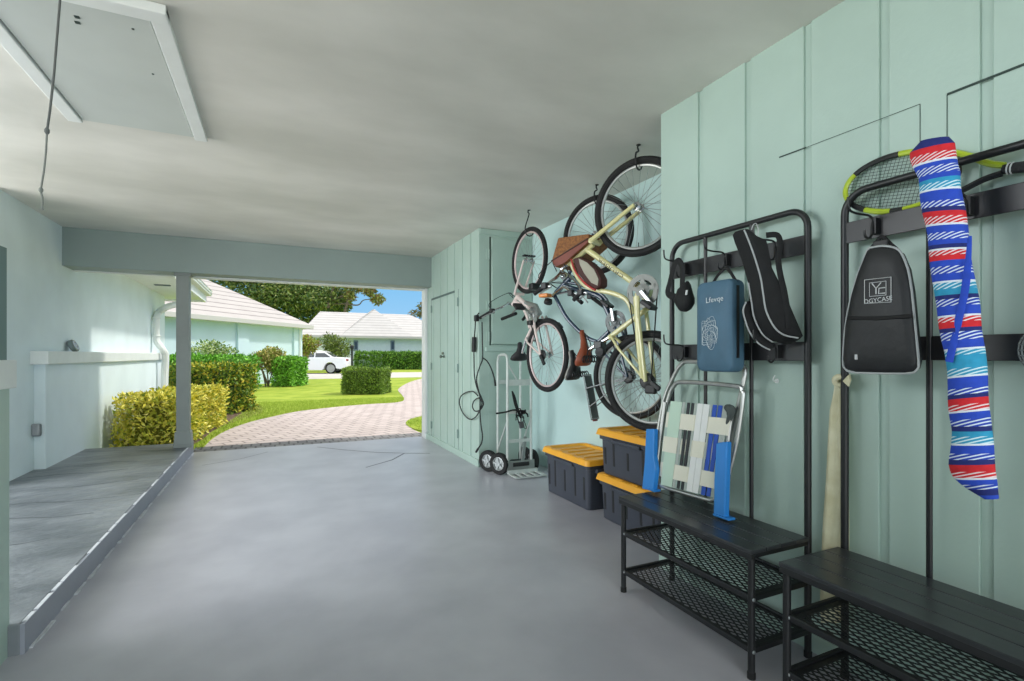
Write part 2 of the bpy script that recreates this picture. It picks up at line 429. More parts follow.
# roof over the left house and the carport outside edge
mb = MB(); mb.add([(-1.2, 6.9, 2.5), (-1.2, 12.55, 2.5), (-4.6, 12.55, 4.0), (-4.6, 6.9, 4.0)], [(0, 1, 2, 3)]); mb.add([(-1.2, 6.9, 2.44), (-1.2, 12.55, 2.44), (-4.6, 12.55, 3.9), (-4.6, 6.9, 3.9)], [(3, 2, 1, 0)])
struct('roof_left', mb, M_trim)
mb = MB().box((LX - 3.0, 6.9, -0.2), (LX - 0.19, 11.9, 2.75)); struct('wall_left_end', mb, M_wall_out)

# near low wall on the left with its cap and the panel standing on it
mb = MB().box((-1.06, -1.6, 0.0), (-0.922, 2.575, 1.03)); struct('wall_near_low', mb, M_wall)
mb = MB().box((-1.09, -1.6, 1.022), (-0.912, 2.612, 1.131)); struct('trim_7', mb, M_trim, bevel=0.004)
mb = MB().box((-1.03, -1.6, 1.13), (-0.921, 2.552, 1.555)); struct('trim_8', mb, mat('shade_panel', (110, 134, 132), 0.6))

# ceiling hatch
M_hatch = mat('hatch_paint', (196, 202, 198), 0.5, var=0.03, vscale=3)
hx0, hx1, hy0, hy1 = -0.955, -0.438, 2.335, 3.52
hz = CEIL
hr = thing('attic_hatch', 'flat attic hatch panel set in a white frame in the ceiling', 'attic hatch', ((hx0 + hx1) / 2, (hy0 + hy1) / 2, hz - 0.03))
obj('panel', MB().box((hx0, hy0, hz - 0.016), (hx1, hy1, hz - 0.001)), M_hatch, hr, bevel=0.003)
fw, fz = 0.07, 0.026
mb = MB().box((hx1 + 0.006, hy0 - fw, hz - fz), (hx1 + fw, hy1 + 0.02, hz - 0.001)); obj('frame', mb, M_trim, hr, bevel=0.004)
mb = MB().box((hx0 - fw, hy0 - fw, hz - fz), (hx0 - 0.006, hy1 + 0.02, hz - 0.001)); obj('frame', mb, M_trim, hr, bevel=0.004)
mb = MB().box((hx0 - fw, hy0 - fw - 0.01, hz - fz - 0.012), (hx1 + fw, hy0 - 0.006, hz - 0.001)); obj('frame', mb, M_trim, hr, bevel=0.004)
mb = MB().box((hx0, hy1 + 0.001, hz - 0.006), (hx1, hy1 + 0.014, hz - 0.001)); obj('gap', mb, M_seam, hr)
mb = MB().box((hx0 - 0.006, hy0, hz - 0.004), (hx0, hy1, hz - 0.001)); mb.box((hx1, hy0, hz - 0.004), (hx1 + 0.006, hy1, hz - 0.001)); obj('gap', mb, M_seam, hr)
for (u, v) in ((77, 17), (77.5, 22.5), (133, 29), (153, 74)):
    p = onZ(u, v, hz - 0.0165); q = 0.008 if u < 100 else 0.004
    obj('screw', MB().box((p.x - q, p.y - q, hz - 0.0185), (p.x + q, p.y + q, hz - 0.0155)), M_seam, hr)
ropeY = 2.05
rp = [onY(u, v, ropeY) for u, v in ((62.5, -40), (60, 0), (54, 74), (50, 110), (47, 131))]
mb = MB().tube(rp, 0.0035, 6); mb.disc(rp[-1], (0, 0, 1), [(0.002, -0.012), (0.007, -0.004), (0.007, 0.004), (0.002, 0.012)], 8)
rp2 = [onY(u, v, ropeY) for u, v in ((47, 131), (46, 150), (44, 170), (41, 190), (42.5, 198), (42.5, 210))]
cord = thing('pull_cord', 'thin knotted pull cord hanging from the attic hatch', 'pull cord', rp2[-1])
obj('cord', mb, mat('grey_cord', (96, 100, 98), 0.8), cord)
mb = MB().tube(spline(rp2, 4), 0.0028, 6); mb.disc(rp2[3], (0, 0, 1), [(0.002, -0.01), (0.006, -0.003), (0.006, 0.003), (0.002, 0.01)], 8)
obj('frayed_end', mb, mat('pale_cord', (126, 130, 124), 0.85), cord)

# ================================================================== GARDEN
M_grass = mat('lawn', (128, 150, 46), 0.9, rgb2=(160, 174, 68), vscale=1.6, bump=0.6, bscale=30, detail=8, spec=0.15)
M_pave = brick_mat('pavers', (196, 182, 178), (182, 168, 164), (146, 134, 130), 0.24, 0.20, 0.014, rot=-0.30, mix_noise=0.2)
M_pave_shade = brick_mat('threshold_shaded', (132, 130, 130), (112, 110, 112), (84, 82, 82), 0.11, 0.6, 0.012)  # roof shade on the pavers put into this darker brick colour
M_conc = mat('pale_concrete', (190, 184, 176), 0.85, var=0.05, vscale=1.5)
M_mulch = mat('mulch', (84, 66, 52), 0.95, rgb2=(120, 98, 80), vscale=18, bump=0.8, bscale=30)
struct('lawn', MB().box((-60, 7.0, G - 0.3), (70, 130, G)), M_grass)
struct('yard_rear', MB().box((-30, -40, G - 0.3), (30, -1.6, G)), M_conc)
struct('yard_side', MB().box((-40, -1.6, G - 0.3), (-2.1, 7.0, G)), M_conc)
edgeL = [onZ(u, v, G + .006) for u, v in ((204, 450), (205, 446), (215, 437), (230, 429), (250, 422), (275, 416), (300, 411), (340, 406.5), (370, 404), (395, 402.5), (404, 400), (402, 395), (398, 390), (402, 386), (410, 382), (420, 379), (432, 376.5))]
edgeR = [onZ(u, v, G + .006) for u, v in ((450, 376.5), (500, 379), (560, 400), (427, 413.5), (419, 417), (413, 421), (410, 425), (412, 429), (425, 434.5), (432, 437))]
poly = [(p.x, p.y, G + .006) for p in spline(edgeL, 4)] + [(p.x, p.y, G + .006) for p in edgeR] + [(2.6, 6.9, G + .006), (-0.9, 6.9, G + .006)]
struct('driveway', MB().add(poly, [tuple(range(len(poly)))]), M_pave, fix=False)
struct('threshold', MB().box((-0.90, 6.99, -0.2), (2.6, 7.42, -0.006)), M_pave_shade, bevel=0.004)
poly = [(-40, 28.5, G + .004), (60, 24.0, G + .004), (60, 31.0, G + .004), (-40, 37.5, G + .004)]
struct('street', MB().add(poly, [(0, 1, 2, 3)]), M_conc, fix=False)
mu = [onZ(u, v, G + .01) for u, v in ((150, 452), (196, 443), (214, 430), (236, 421), (262, 412), (252, 405), (180, 408), (120, 432))]
struct('mulch_bed', MB().add([(p.x, p.y, G + .01) for p in spline(mu, 4, True)], [tuple(range(len(mu) * 4))]), M_mulch, fix=False)

# lawn blades near the driveway, uncountable
def blades(n, xr, yr, inside):
    mb = MB(); _r.seed(11); k = 0
    vs, fs = [], []
    while k < n:
        x, y = _r.uniform(*xr), _r.uniform(*yr)
        if not inside(x, y): continue
        h = _r.uniform(0.025, 0.06); a = _r.uniform(0, 2 * PI); w = 0.004; dx, dy = math.cos(a) * w, math.sin(a) * w; lx, ly = _r.gauss(0, .018), _r.gauss(0, .018)
        o = len(vs); vs += [(x - dx, y - dy, G), (x + dx, y + dy, G), (x + lx, y + ly, G + h)]; fs.append((o, o + 1, o + 2)); k += 1
    mb.v = [Vector(v) for v in vs]; mb.f = [list(f) for f in fs]; mb.mi = [_r.randrange(2) for _ in fs]; mb.sm = [False] * len(fs)
    return mb
EL = [(p.x, p.y) for p in spline(edgeL, 4)]
def driveX(y):
    for (a, b) in zip(EL[:-1], EL[1:]):
        if a[1] <= y <= b[1] and b[1] > a[1]: return a[0] + (b[0] - a[0]) * (y - a[1]) / (b[1] - a[1])
    return None
def left_lawn(x, y):
    d = driveX(y); return d is not None and x < d - 0.01 and x > -1.0 + (y - 7) * 0.09
M_bl = [mat('grass_blade', (148, 176, 58), 0.7, spec=0.2), mat('grass_blade_pale', (192, 206, 98), 0.7, spec=0.2)]
tag(obj('grass_blades', blades(26000, (-1.0, 3.2), (7.3, 14.0), left_lawn), M_bl, fix=False), 'short bright green lawn blades along the curved paver driveway edge', 'grass', kind='stuff')
RC = Vector((2.75, 7.9))
tag(obj('grass_blades', blades(6000, (2.0, 3.3), (7.2, 9.6), lambda x, y: ((x - 2.9) / 0.9) ** 2 + ((y - 8.2) / 1.35) ** 2 < 1), M_bl, fix=False), 'small tuft of lawn beside the right door jamb', 'grass', kind='stuff')
struct('lawn_edge', MB().add([(2.9 + 0.92 * math.cos(a * PI / 16), 8.2 + 1.4 * math.sin(a * PI / 16), G + 0.012) for a in range(32)], [tuple(range(32))]), M_grass, fix=False)

# foliage
def leaf_mats(prefix, cols): return [mat('%s_leaf_%d' % (prefix, i), c, 0.45, spec=0.35, var=0.10, vscale=3) for i, c in enumerate(cols)]
def foliage(sampler, n, size, nm, weights=None, seed=1, asp=0.45):
    mb = MB(); _r.seed(seed); ids = list(range(nm))
    vs, fs, mi = [], [], []
    for k in range(n):
        p, out = sampler()
        d = Vector((_r.gauss(0, 1), _r.gauss(0, 1), _r.gauss(0, 1))); d = (d.normalized() * 0.9 + out * 0.8)
        d.normalize(); sd = d.cross(Vector((_r.gauss(0, 1), _r.gauss(0, 1), _r.gauss(0, 1)))).normalized(); nr = d.cross(sd)
        L = size * _r.uniform(0.65, 1.3); W = L * asp
        o = len(vs)
        vs += [p, p + d * L * .5 + sd * W * .5 + nr * L * .06, p + d * L - nr * L * .1, p + d * L * .5 - sd * W * .5 + nr * L * .06]
        fs.append([o, o + 1, o + 2, o + 3]); mi.append(_r.choices(ids, weights)[0] if weights else _r.randrange(nm))
    mb.v = [Vector(v) for v in vs]; mb.f = fs; mb.mi = mi; mb.sm = [False] * len(fs)
    return mb
def hedge_sampler(a, b, w, h, z0, rnd=0.08, top_round=0.0):
    a, b = Vector((a[0], a[1], 0)), Vector((b[0], b[1], 0)); d = b - a; L = d.length; d.normalize(); n = Vector((-d.y, d.x, 0)); A1, A2, A3 = L * w, L * h * 2, w * h * 2
    def f():
        t = _r.uniform(0, A1 + A2 + A3); z = _r.uniform(0.02, h)
        if t < A1: s, q, z, o = _r.uniform(0, L), _r.uniform(-w / 2, w / 2), h, Vector((0, 0, 1))
        elif t < A1 + A2: s = _r.uniform(0, L); sg = _r.choice((-1, 1)); q, o = sg * w / 2, n * sg
        else: q = _r.uniform(-w / 2, w / 2); sg = _r.choice((0, 1)); s, o = sg * L, d * (2 * sg - 1)
        wob = math.sin(s * 5.1 + q * 3) * 0.03 + math.sin(s * 11 + z * 9) * 0.02
        p = a + d * s + n * q + Vector((0, 0, z0 + z)) - o * (abs(_r.gauss(0, rnd)) - wob)
        # soften the box edges
        m = a + d * (L / 2)
        return p, (o + Vector((0, 0, 0.3))).normalized()
    return f
def blob_sampler(c, r, squash=1.0, lumps=7, seed=0, shell=0.35):
    rr = random.Random(seed); c = Vector(c)
    L = []
    for k in range(lumps):
        d = Vector((rr.gauss(0, 1), rr.gauss(0, 1), rr.gauss(0, .8))).normalized()
        L.append((c + Vector((d.x * r[0], d.y * r[1], d.z * r[2])) * 0.55, rr.uniform(0.42, 0.62)))
    L.append((c, 0.75))
    def f():
        lc, k = _r.choice(L)
        d = Vector((_r.gauss(0, 1), _r.gauss(0, 1), _r.gauss(0, 1))).normalized()
        t = 1 - abs(_r.gauss(0, shell))
        return lc + Vector((d.x * r[0], d.y * r[1], d.z * r[2])) * k * t, d
    return f
def core_box(mb, a, b, w, h, z0, mi):
    a, b = Vector((a[0], a[1], 0)), Vector((b[0], b[1], 0)); d = (b - a); l = d.length; d.normalize(); n = Vector((-d.y, d.x, 0))
    mb.obox((a + b) / 2 + Vector((0, 0, z0 + h / 2)), d, n, (0, 0, 1), l / 2, w / 2, h / 2, mi)
def hedge(name, label, a, b, w, h, cols, n, size, weights=None, seed=1, rnd=0.07):
    ms = leaf_mats(name + str(seed), cols)
    r = thing(name, label, 'hedge', ((a[0] + b[0]) / 2, (a[1] + b[1]) / 2, G))
    mb = foliage(hedge_sampler(a, b, w, h, G, rnd), n, size, len(ms), weights, seed)
    obj('foliage', mb, ms, r, fix=False)
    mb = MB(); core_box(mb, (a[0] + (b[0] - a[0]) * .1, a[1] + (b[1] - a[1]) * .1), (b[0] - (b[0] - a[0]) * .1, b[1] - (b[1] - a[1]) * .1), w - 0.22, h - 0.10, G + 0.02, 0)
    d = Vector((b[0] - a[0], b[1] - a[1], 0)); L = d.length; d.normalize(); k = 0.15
    obj('inner_core', mb, mat(name + str(seed) + '_core', tuple(int(x * 0.6) for x in cols[len(cols) // 2]), 0.9, var=0.3, vscale=12), r)  # solid core, leaf colour darkened for the shade inside the hedge
    return r
hedge('croton_hedge', 'low yellow croton hedge right behind the porch column', (-1.42, 7.62), (-1.10, 10.1), 0.70, 0.64,
      [(226, 214, 84), (240, 230, 122), (186, 188, 66), (140, 158, 58)], 9000, 0.068, [4, 3, 3, 1.5], 21)
hedge('clipped_hedge', 'taller green and gold hedge standing behind the low yellow hedge', (-1.5, 11.25), (-0.66, 12.2), 0.85, 0.98,
      [(172, 180, 56), (116, 146, 48), (84, 118, 42), (214, 192, 72)], 7500, 0.075, [3, 4, 3, 1.6], 22)
hedge('block_hedge', 'square clipped boxwood block alone on the lawn by the driveway', (1.98, 16.25), (3.08, 15.73), 0.95, 0.76,
      [(88, 116, 48), (118, 146, 56), (150, 178, 70)], 11000, 0.06, [3, 4, 2], 23, rnd=0.03)
hedge('boundary_hedge', 'long dark clipped hedge in front of the far white roofed house', (6.0, 42.6), (26.0, 36.0), 1.2, 1.33,
      [(84, 126, 50), (104, 148, 58), (132, 170, 68)], 14000, 0.24, None, 24)
hedge('green_hedge', 'bright green hedge row along the pale blue house wall', (-3.2, 16.2), (-0.75, 19.2), 0.8, 1.12,
      [(104, 164, 50), (132, 192, 64), (84, 134, 46)], 4500, 0.12, None, 25)
hedge('green_hedge', 'bright green leafy hedge at the blue house corner beside the white car', (0.25, 20.6), (0.85, 21.6), 0.7, 1.05,
      [(122, 178, 60), (150, 206, 80), (96, 146, 54)], 3600, 0.13, None, 26)

def shrub(name, label, cat, c, r, cols, n, size, seed, trunk=None, tr=0.03, group=None, lumps=7, weights=None):
    c = Vector(c); ms = leaf_mats(name + str(seed), cols)
    t = thing(name, label, cat, (c.x, c.y, G), group=group)
    obj('foliage', foliage(blob_sampler(c, r, lumps=lumps, seed=seed), n, size, len(ms), weights, seed), ms, t, fix=False)
    mb = MB(); _r.seed(seed)
    if trunk:
        base = Vector((c.x, c.y, G))
        for k in range(trunk):
            tip = c + Vector((_r.uniform(-.6, .6) * r[0], _r.uniform(-.6, .6) * r[1], _r.uniform(-.1, .5) * r[2])); b0 = base + Vector((_r.uniform(-.5, .5), _r.uniform(-.5, .5), 0)) * tr * 4
            mid = (b0 + tip) / 2 + Vector((_r.uniform(-.1, .1), _r.uniform(-.1, .1), 0)) * r[0]
            mb.tube(spline([b0, mid, tip], 5), [tr * (1 - .6 * i / 10) for i in range(11)], 6)
        obj('trunk', mb, mat('bark', (112, 98, 82), 0.9, var=0.2, vscale=9, bump=0.4), t)
    return t
p = atD(211, 351, 16.2); shrub('variegated_shrub', 'pale variegated round shrub against the blue house wall', 'shrub', (p.x, p.y, 1.0), (0.78, 0.7, 0.62), [(150, 172, 96), (196, 206, 140), (104, 136, 66)], 3200, 0.10, 31, 4)
p = atD(267, 362, 19.0); shrub('croton_bush', 'rounded olive shrub with short bare trunks at the lawn edge', 'shrub', (p.x, p.y, 0.92), (0.62, 0.62, 0.58), [(170, 172, 84), (132, 152, 66), (204, 192, 114), (140, 124, 70)], 3000, 0.12, 32, 5)
p = atD(306, 345, 27.0); shrub('small_tree', 'small thin trunked tree in front of the parked white car', 'tree', (p.x, p.y, 1.75), (0.75, 0.7, 0.6), [(120, 140, 44), (160, 168, 64), (140, 116, 70)], 1700, 0.17, 33, 1, 0.05)
p = atD(337, 347, 37.0); shrub('small_tree', 'loose multi stem shrub standing behind the white car boot', 'tree', (p.x, p.y, 1.75), (1.15, 1.0, 1.1), [(104, 124, 50), (140, 156, 72), (92, 104, 60)], 2000, 0.2, 34, 6, 0.05)
p = atD(300, 350, 36.0); shrub('small_tree', 'leafy bush between the blue house corner and the parked car', 'tree', (p.x, p.y, 1.5), (1.0, 1.0, 1.1), [(96, 122, 40), (130, 150, 56)], 1500, 0.2, 35, 4, 0.05)

def big_tree(label, blobs, base, cols, n, size, seed, branches=(), weights=None, tr=0.35):
    ms = leaf_mats('tree' + str(seed), cols)
    t = thing('large_tree', label, 'tree', base)
    mb = MB(); _r.seed(seed)
    for i, (c, r, k) in enumerate(blobs):
        m2 = foliage(blob_sampler(c, r, lumps=9, seed=seed + i), int(n * k), size, len(ms), weights, seed + i)
        o = len(mb.v); mb.v += m2.v; mb.f += [[a + o for a in f] for f in m2.f]; mb.mi += m2.mi; mb.sm += m2.sm
    obj('crown', mb, ms, t, fix=False)
    mb = MB(); b = Vector(base)
    c0 = Vector(blobs[0][0]); mb.tube([b, (b + c0) / 2 + Vector((.2, 0, 0)), c0], [tr, tr * .8, tr * .4], 8)
    for pts, r0 in branches:
        P = spline(pts, 5); mb.tube(P, [r0 * (1 - .7 * i / (len(P) - 1)) for i in range(len(P))], 6)
    obj('trunk', mb, mat('bark', (112, 98, 82)), t)
    return t
TD = 64.0
def T(u, v, d=TD): return tuple(atD(u, v, d))
b1 = atD(290, 300, TD)
big_tree('big dark leafy tree rising behind the pale blue house roof', [(T(250, 272), (5.5, 4, 4.4), 1.2), (T(300, 290), (4.9, 3.5, 3.0), 1.1), (T(328, 300, 62), (3.0, 3, 2.0), .6), (T(276, 305), (4.9, 3, 3.2), .9), (T(215, 262), (5.0, 4, 4.0), .6), (T(310, 318, 66), (4.0, 3, 2.6), .6)],
         (b1.x, b1.y, G), [(98, 124, 60), (130, 148, 74), (72, 100, 50), (152, 158, 88)], 5200, 0.46, 41)
b2 = atD(328, 340, 60)
big_tree('open branched tree reaching over the far white roof against the sky', [(T(352, 284, 60), (1.9, 1.5, .9), .5), (T(366, 290, 60), (1.25, 1.2, .75), .35), (T(378, 299, 60), (.9, 1, .7), .3), (T(350, 296, 60), (1.1, 1, .6), .2), (T(340, 276, 60), (2.8, 1.5, 1.0), .5), (T(380, 282, 60), (1.1, 1.1, .6), .25)],
         (b2.x, b2.y, G), [(140, 154, 74), (168, 174, 92), (112, 122, 62), (168, 128, 84)], 1700, 0.34, 42,
         [([T(328, 308, 60), T(331, 296, 60), T(334, 288, 60), T(342, 280, 60)], .20), ([T(331, 300, 60), T(340, 297, 60), T(352, 292, 60), T(366, 290, 60)], .13), ([T(333, 304, 60), T(345, 304, 60), T(358, 305, 60), T(364, 300, 60), T(378, 299, 60)], .12), ([T(342, 297, 60), T(350, 292, 60), T(352, 284, 60)], .08)], tr=.25)
b3 = atD(424, 340, 75)
big_tree('small distant tree past the far white roof beside the right jamb', [(T(424, 313, 75), (2.4, 2, 1.1), .6), (T(432, 308, 75), (2.4, 2, 1.4), .6)], (b3.x, b3.y, G), [(88, 104, 52), (120, 124, 66), (136, 110, 70)], 1500, 0.4, 43)

# ---- house with pale blue walls (left)
def tile_mat(name, base, line, period, dirv):
    m = bpy.data.materials.new(name); m.use_nodes = True; nt = m.node_tree; b = nt.nodes['Principled BSDF']; b.inputs['Roughness'].default_value = 0.7
    tc = nt.nodes.new('ShaderNodeTexCoord'); sp = nt.nodes.new('ShaderNodeSeparateXYZ'); nt.links.new(tc.outputs['Object'], sp.inputs[0])
    mu_ = nt.nodes.new('ShaderNodeMath'); mu_.operation = 'DIVIDE'; mu_.inputs[1].default_value = period; nt.links.new(sp.outputs['Z'], mu_.inputs[0])
    fr = nt.nodes.new('ShaderNodeMath'); fr.operation = 'FRACT'; nt.links.new(mu_.outputs[0], fr.inputs[0])
    rp_ = nt.nodes.new('ShaderNodeValToRGB'); rp_.color_ramp.elements[0].position = 0.0; rp_.color_ramp.elements[0].color = lin(line)
    rp_.color_ramp.elements[1].position = 0.22; rp_.color_ramp.elements[1].color = lin(base)
    nt.links.new(fr.outputs[0], rp_.inputs[0])
    n = nt.nodes.new('ShaderNodeTexNoise'); n.inputs['Scale'].default_value = 1.5; n.inputs['Detail'].default_value = 6; nt.links.new(tc.outputs['Object'], n.inputs['Vector'])
    mx = nt.nodes.new('ShaderNodeMix'); mx.data_type = 'RGBA'; mx.blend_type = 'OVERLAY'; mx.inputs[0].default_value = 0.15
    nt.links.new(rp_.outputs[0], mx.inputs[6]); nt.links.new(n.outputs['Fac'], mx.inputs[7]); nt.links.new(mx.outputs[2], b.inputs['Base Color'])
    bp = nt.nodes.new('ShaderNodeBump'); bp.inputs['Strength'].default_value = 0.6; bp.inputs['Distance'].default_value = 0.04
    nt.links.new(fr.outputs[0], bp.inputs['Height']); nt.links.new(bp.outputs[0], b.inputs['Normal'])
    return m
M_tile = tile_mat('white_roof_tile', (180, 173, 170), (96, 88, 86), 0.21, None)
M_tile2 = tile_mat('white_far_tile', (190, 186, 184), (128, 122, 122), 0.24, None)
M_blue = mat('pale_blue_wall', (206, 225, 234), 0.8, var=0.03, vscale=1)
M_gutter = mat('gutter_grey', (196, 192, 188), 0.5)
E1 = Vector((1.62, 25.2, 0)); wd = Vector((0.598, 0.801, 0)); wn_ = Vector((-0.801, 0.598, 0))   # eave corner, wall direction, inward
h1 = thing('house', 'pale blue house with white tiled hip roof left of the lawn', 'house', tuple(E1 + Vector((0, 0, G))))
ov = 0.45
A = E1 - wd * ov + wn_ * ov
mb = MB(); L1 = 16.0; zt = 2.36
mb.prism([A + Vector((0, 0, G)), A - wd * L1 + Vector((0, 0, G)), A - wd * L1 + wn_ * 9 + Vector((0, 0, G)), A + wn_ * 9 + Vector((0, 0, G))], (0, 0, zt - G))
obj('wall', mb, M_blue, h1)
for s_ in (0.17, 3.6):
    mb = MB(); c = A - wd * s_ - wn_ * 0.03
    mb.obox(c + Vector((0, 0, (zt + G) / 2)), wd, wn_, (0, 0, 1), 0.3, 0.06, (zt - G) / 2)
    obj('pilaster', mb, M_blue, h1, bevel=0.01)
mb = MB(); mb.obox(E1 - wd * 8.5 + wn_ * 0.03 + Vector((0, 0, 2.44)), wd, wn_, (0, 0, 1), 8.5, 0.05, 0.09); mb.obox(E1 + wn_ * 5.0 - wd * 0.03 + Vector((0, 0, 2.44)), wn_, wd, (0, 0, 1), 5.0, 0.05, 0.09)
obj('gutter', mb, M_gutter, h1, bevel=0.015)
mb = MB(); mb.prism([E1 + Vector((0, 0, 2.36)), E1 - wd * 17 + Vector((0, 0, 2.36)), E1 - wd * 17 + wn_ * 10 + Vector((0, 0, 2.36)), E1 + wn_ * 10 + Vector((0, 0, 2.36))], (0, 0, .02)); obj('soffit', mb, M_trim, h1)
pit = 0.60; D = 5.0
R0 = E1 + Vector((0, 0, 2.50)); R1 = R0 - wd * 17; R2 = R1 + wn_ * 2 * D; R3 = R0 + wn_ * 2 * D
T0 = R0 - wd * D + wn_ * D + Vector((0, 0, pit * D)); T1 = R1 + wd * D + wn_ * D + Vector((0, 0, pit * D))
mb = MB().add([R0, R1, R2, R3, T0, T1], [(0, 4, 5, 1), (0, 3, 4), (3, 2, 5, 4), (2, 1, 5), (0, 1, 2, 3)])
obj('roof', mb, M_tile, h1)
mb = MB(); mb.tube([A - wn_ * 0.12 - wd * 0.1 + Vector((0, 0, z)) for z in (2.4, 0.0)], 0.05, 6); obj('downspout', mb, M_trim, h1)

# ---- far house with white roof
YB = 43.0
def FB(u, v, y=YB): return onY(u, v, y)
h2 = thing('house', 'far white roofed house with shuttered windows across the street', 'house', tuple(FB(370, 368)))
eL, eR = FB(298, 337.2), FB(462, 338.5); zE = FB(370, 337.5).z
eL.z = eR.z = zE
wl0, wr0 = eL + Vector((.6, .6, 0)), eR + Vector((-.6, .6, 0))
mb = MB().box((wl0.x, YB + .6, G), (wr0.x, YB + 10, zE)); obj('wall', mb, mat('far_wall', (214, 226, 232), 0.8, var=.03), h2)
mb = MB().box((wl0.x, YB + .5, 0.9), (wr0.x, YB + .62, 1.08)); obj('sill_band', mb, M_trim, h2)
mb = MB().box((eL.x, YB - .05, zE - .06), (eR.x, YB + .08, zE + .12)); obj('gutter', mb, M_gutter, h2)
mb = MB().box((eL.x, YB, zE - .05), (eR.x, YB + 9, zE)); obj('soffit', mb, M_trim, h2)
def ridge(u, v, y): return onY(u, v, y)
def hip(mbx, a, b, y0, dep, zb, pk0, pk1):
    """hip roof: front eave a-b at y0, ridge pk0-pk1"""
    v = [Vector((a, y0, zb)), Vector((b, y0, zb)), Vector((b, y0 + dep, zb)), Vector((a, y0 + dep, zb)), Vector(pk0), Vector(pk1)]
    mbx.add(v, [(0, 1, 5, 4), (1, 2, 5), (2, 3, 4, 5), (3, 0, 4), (0, 3, 2, 1)])
mb = MB()
k0, k1 = onY(320, 311.5, YB + 5), onY(409, 312.5, YB + 5); k1.z = k0.z
hip(mb, eL.x, eR.x, YB, 10, zE + .1, k0, k1)
q0, q1 = onY(373, 309.3, YB + 3.2), onY(374.5, 309.3, YB + 3.4); c0, c1 = FB(340, 337).x, FB(414, 337).x
hip(mb, c0, c1, YB - .06, 7.5, zE + .1, q0, q1)
obj('roof', mb, M_tile2, h2)
M_shut = mat('shutter', (120, 136, 150), 0.6); M_glass = mat('dark_glass', (50, 60, 66), 0.08, spec=0.8)
for (ua, ub) in ((353.5, 358.0), (390.5, 394.5)):
    a, b = FB(ua, 350.5, YB + .58), FB(ub, 340.5, YB + .58)
    mb = MB().box((a.x, YB + .52, a.z), (b.x, YB + .62, b.z)); w = obj('window', mb, M_shut, h2)
    wq = (b.x - a.x) * .2; mb = MB().box((a.x + wq, YB + .505, a.z + .12), (b.x - wq, YB + .53, b.z - .12)); obj('pane', mb, M_glass, w)
mb = MB(); a, b = FB(300, 350.5, YB + .58), FB(340, 340.5, YB + .58); mb.box((a.x, YB + .53, a.z), (b.x, YB + .62, b.z)); obj('garage_door', mb, M_trim, h2)

# ---- white car
cd = atD(331.0, 373.5, 32.0); cd.z = G
xa = Vector((-CS, SN, 0)) ; xa = (xa + Vector((-.10, -.05, 0))).normalized(); ya = Vector((-xa.y, xa.x, 0))   # nose direction, left side (towards the viewer)
if ya.dot(Vector((SN, CS, 0))) > 0: ya = -ya
M_car = mat('car_white', (240, 242, 246), 0.2, spec=0.6, coat=0.6)
M_cglass = mat('car_glass', (60, 68, 74), 0.06, spec=0.9)
def CP(x, y, z): return cd - ya * 0.82 + xa * x + ya * y + Vector((0, 0, z))   # x from rear axle, y from centreline
car = thing('car', 'white sedan parked beside the blue house, rear end showing', 'car', tuple(CP(1.35, 0, 0)), math.atan2(xa.y, xa.x))
prof = [(-.98, .42), (-1.0, .62), (-.96, .86), (-.90, 1.0), (-.35, 1.04), (.6, 1.0), (1.9, .98), (2.4, .93), (3.2, .82), (3.5, .66), (3.54, .45), (3.4, .24), (3.1, .22)]
bot = [(-.85, .26)]
def arch(xc): return [(xc + .40 * math.cos(a * PI / 8), .34 + .40 * math.sin(a * PI / 8)) for a in range(0, 9)]
outl = prof + [p_ for p_ in [(3.12, .24)]] + [(xx, max(zz, .24)) for xx, zz in arch(2.72)] + [(2.2, .22), (.5, .22)] + [(xx, max(zz, .24)) for xx, zz in arch(0.0)] + bot
rings = []
for yy, sc, dz in ((-.90, .955, 0.0), (-.87, .985, 0.0), (-.6, 1.0, .012), (.6, 1.0, .012), (.87, .985, 0.0), (.90, .955, 0.0)):
    rings.append([CP(1.27 + (x - 1.27) * sc, yy, .55 + (z - .55) * sc + dz * (1 if z > .6 else 0)) for x, z in outl])
mb = MB().loft(rings, 0); obj('body', mb, M_car, car, angle=50)
def gh(xs, w, z): return [CP(xs[0], w, z), CP(xs[1], w, z), CP(xs[1], -w, z), CP(xs[0], -w, z)]
mb = MB().loft([gh((-.22, 2.45), .80, .98), gh((.42, 1.80), .66, 1.38), gh((.64, 1.55), .58, 1.46)], 0, smooth=False); obj('cabin', mb, M_car, car, bevel=.03)
mb = MB()
def side_pt(x, z):
    w = .80 + (.66 - .80) * (z - .98) / .38 + .006; return w
for sg in (1, -1):
    for poly in ([(.02, 1.04), (.98, 1.04), (.98, 1.35), (.50, 1.35)], [(1.05, 1.04), (2.20, 1.04), (1.76, 1.35), (1.05, 1.35)]):
        mb.add([CP(x, sg * side_pt(x, z), z) for x, z in poly], [(0, 1, 2, 3)])
mb.add([CP(-.20, .62, 1.02), CP(-.20, -.62, 1.02), CP(.37, -.55, 1.365), CP(.37, .55, 1.365)], [(0, 1, 2, 3)])
obj('window_glass', mb, M_cglass, car, fix=False)
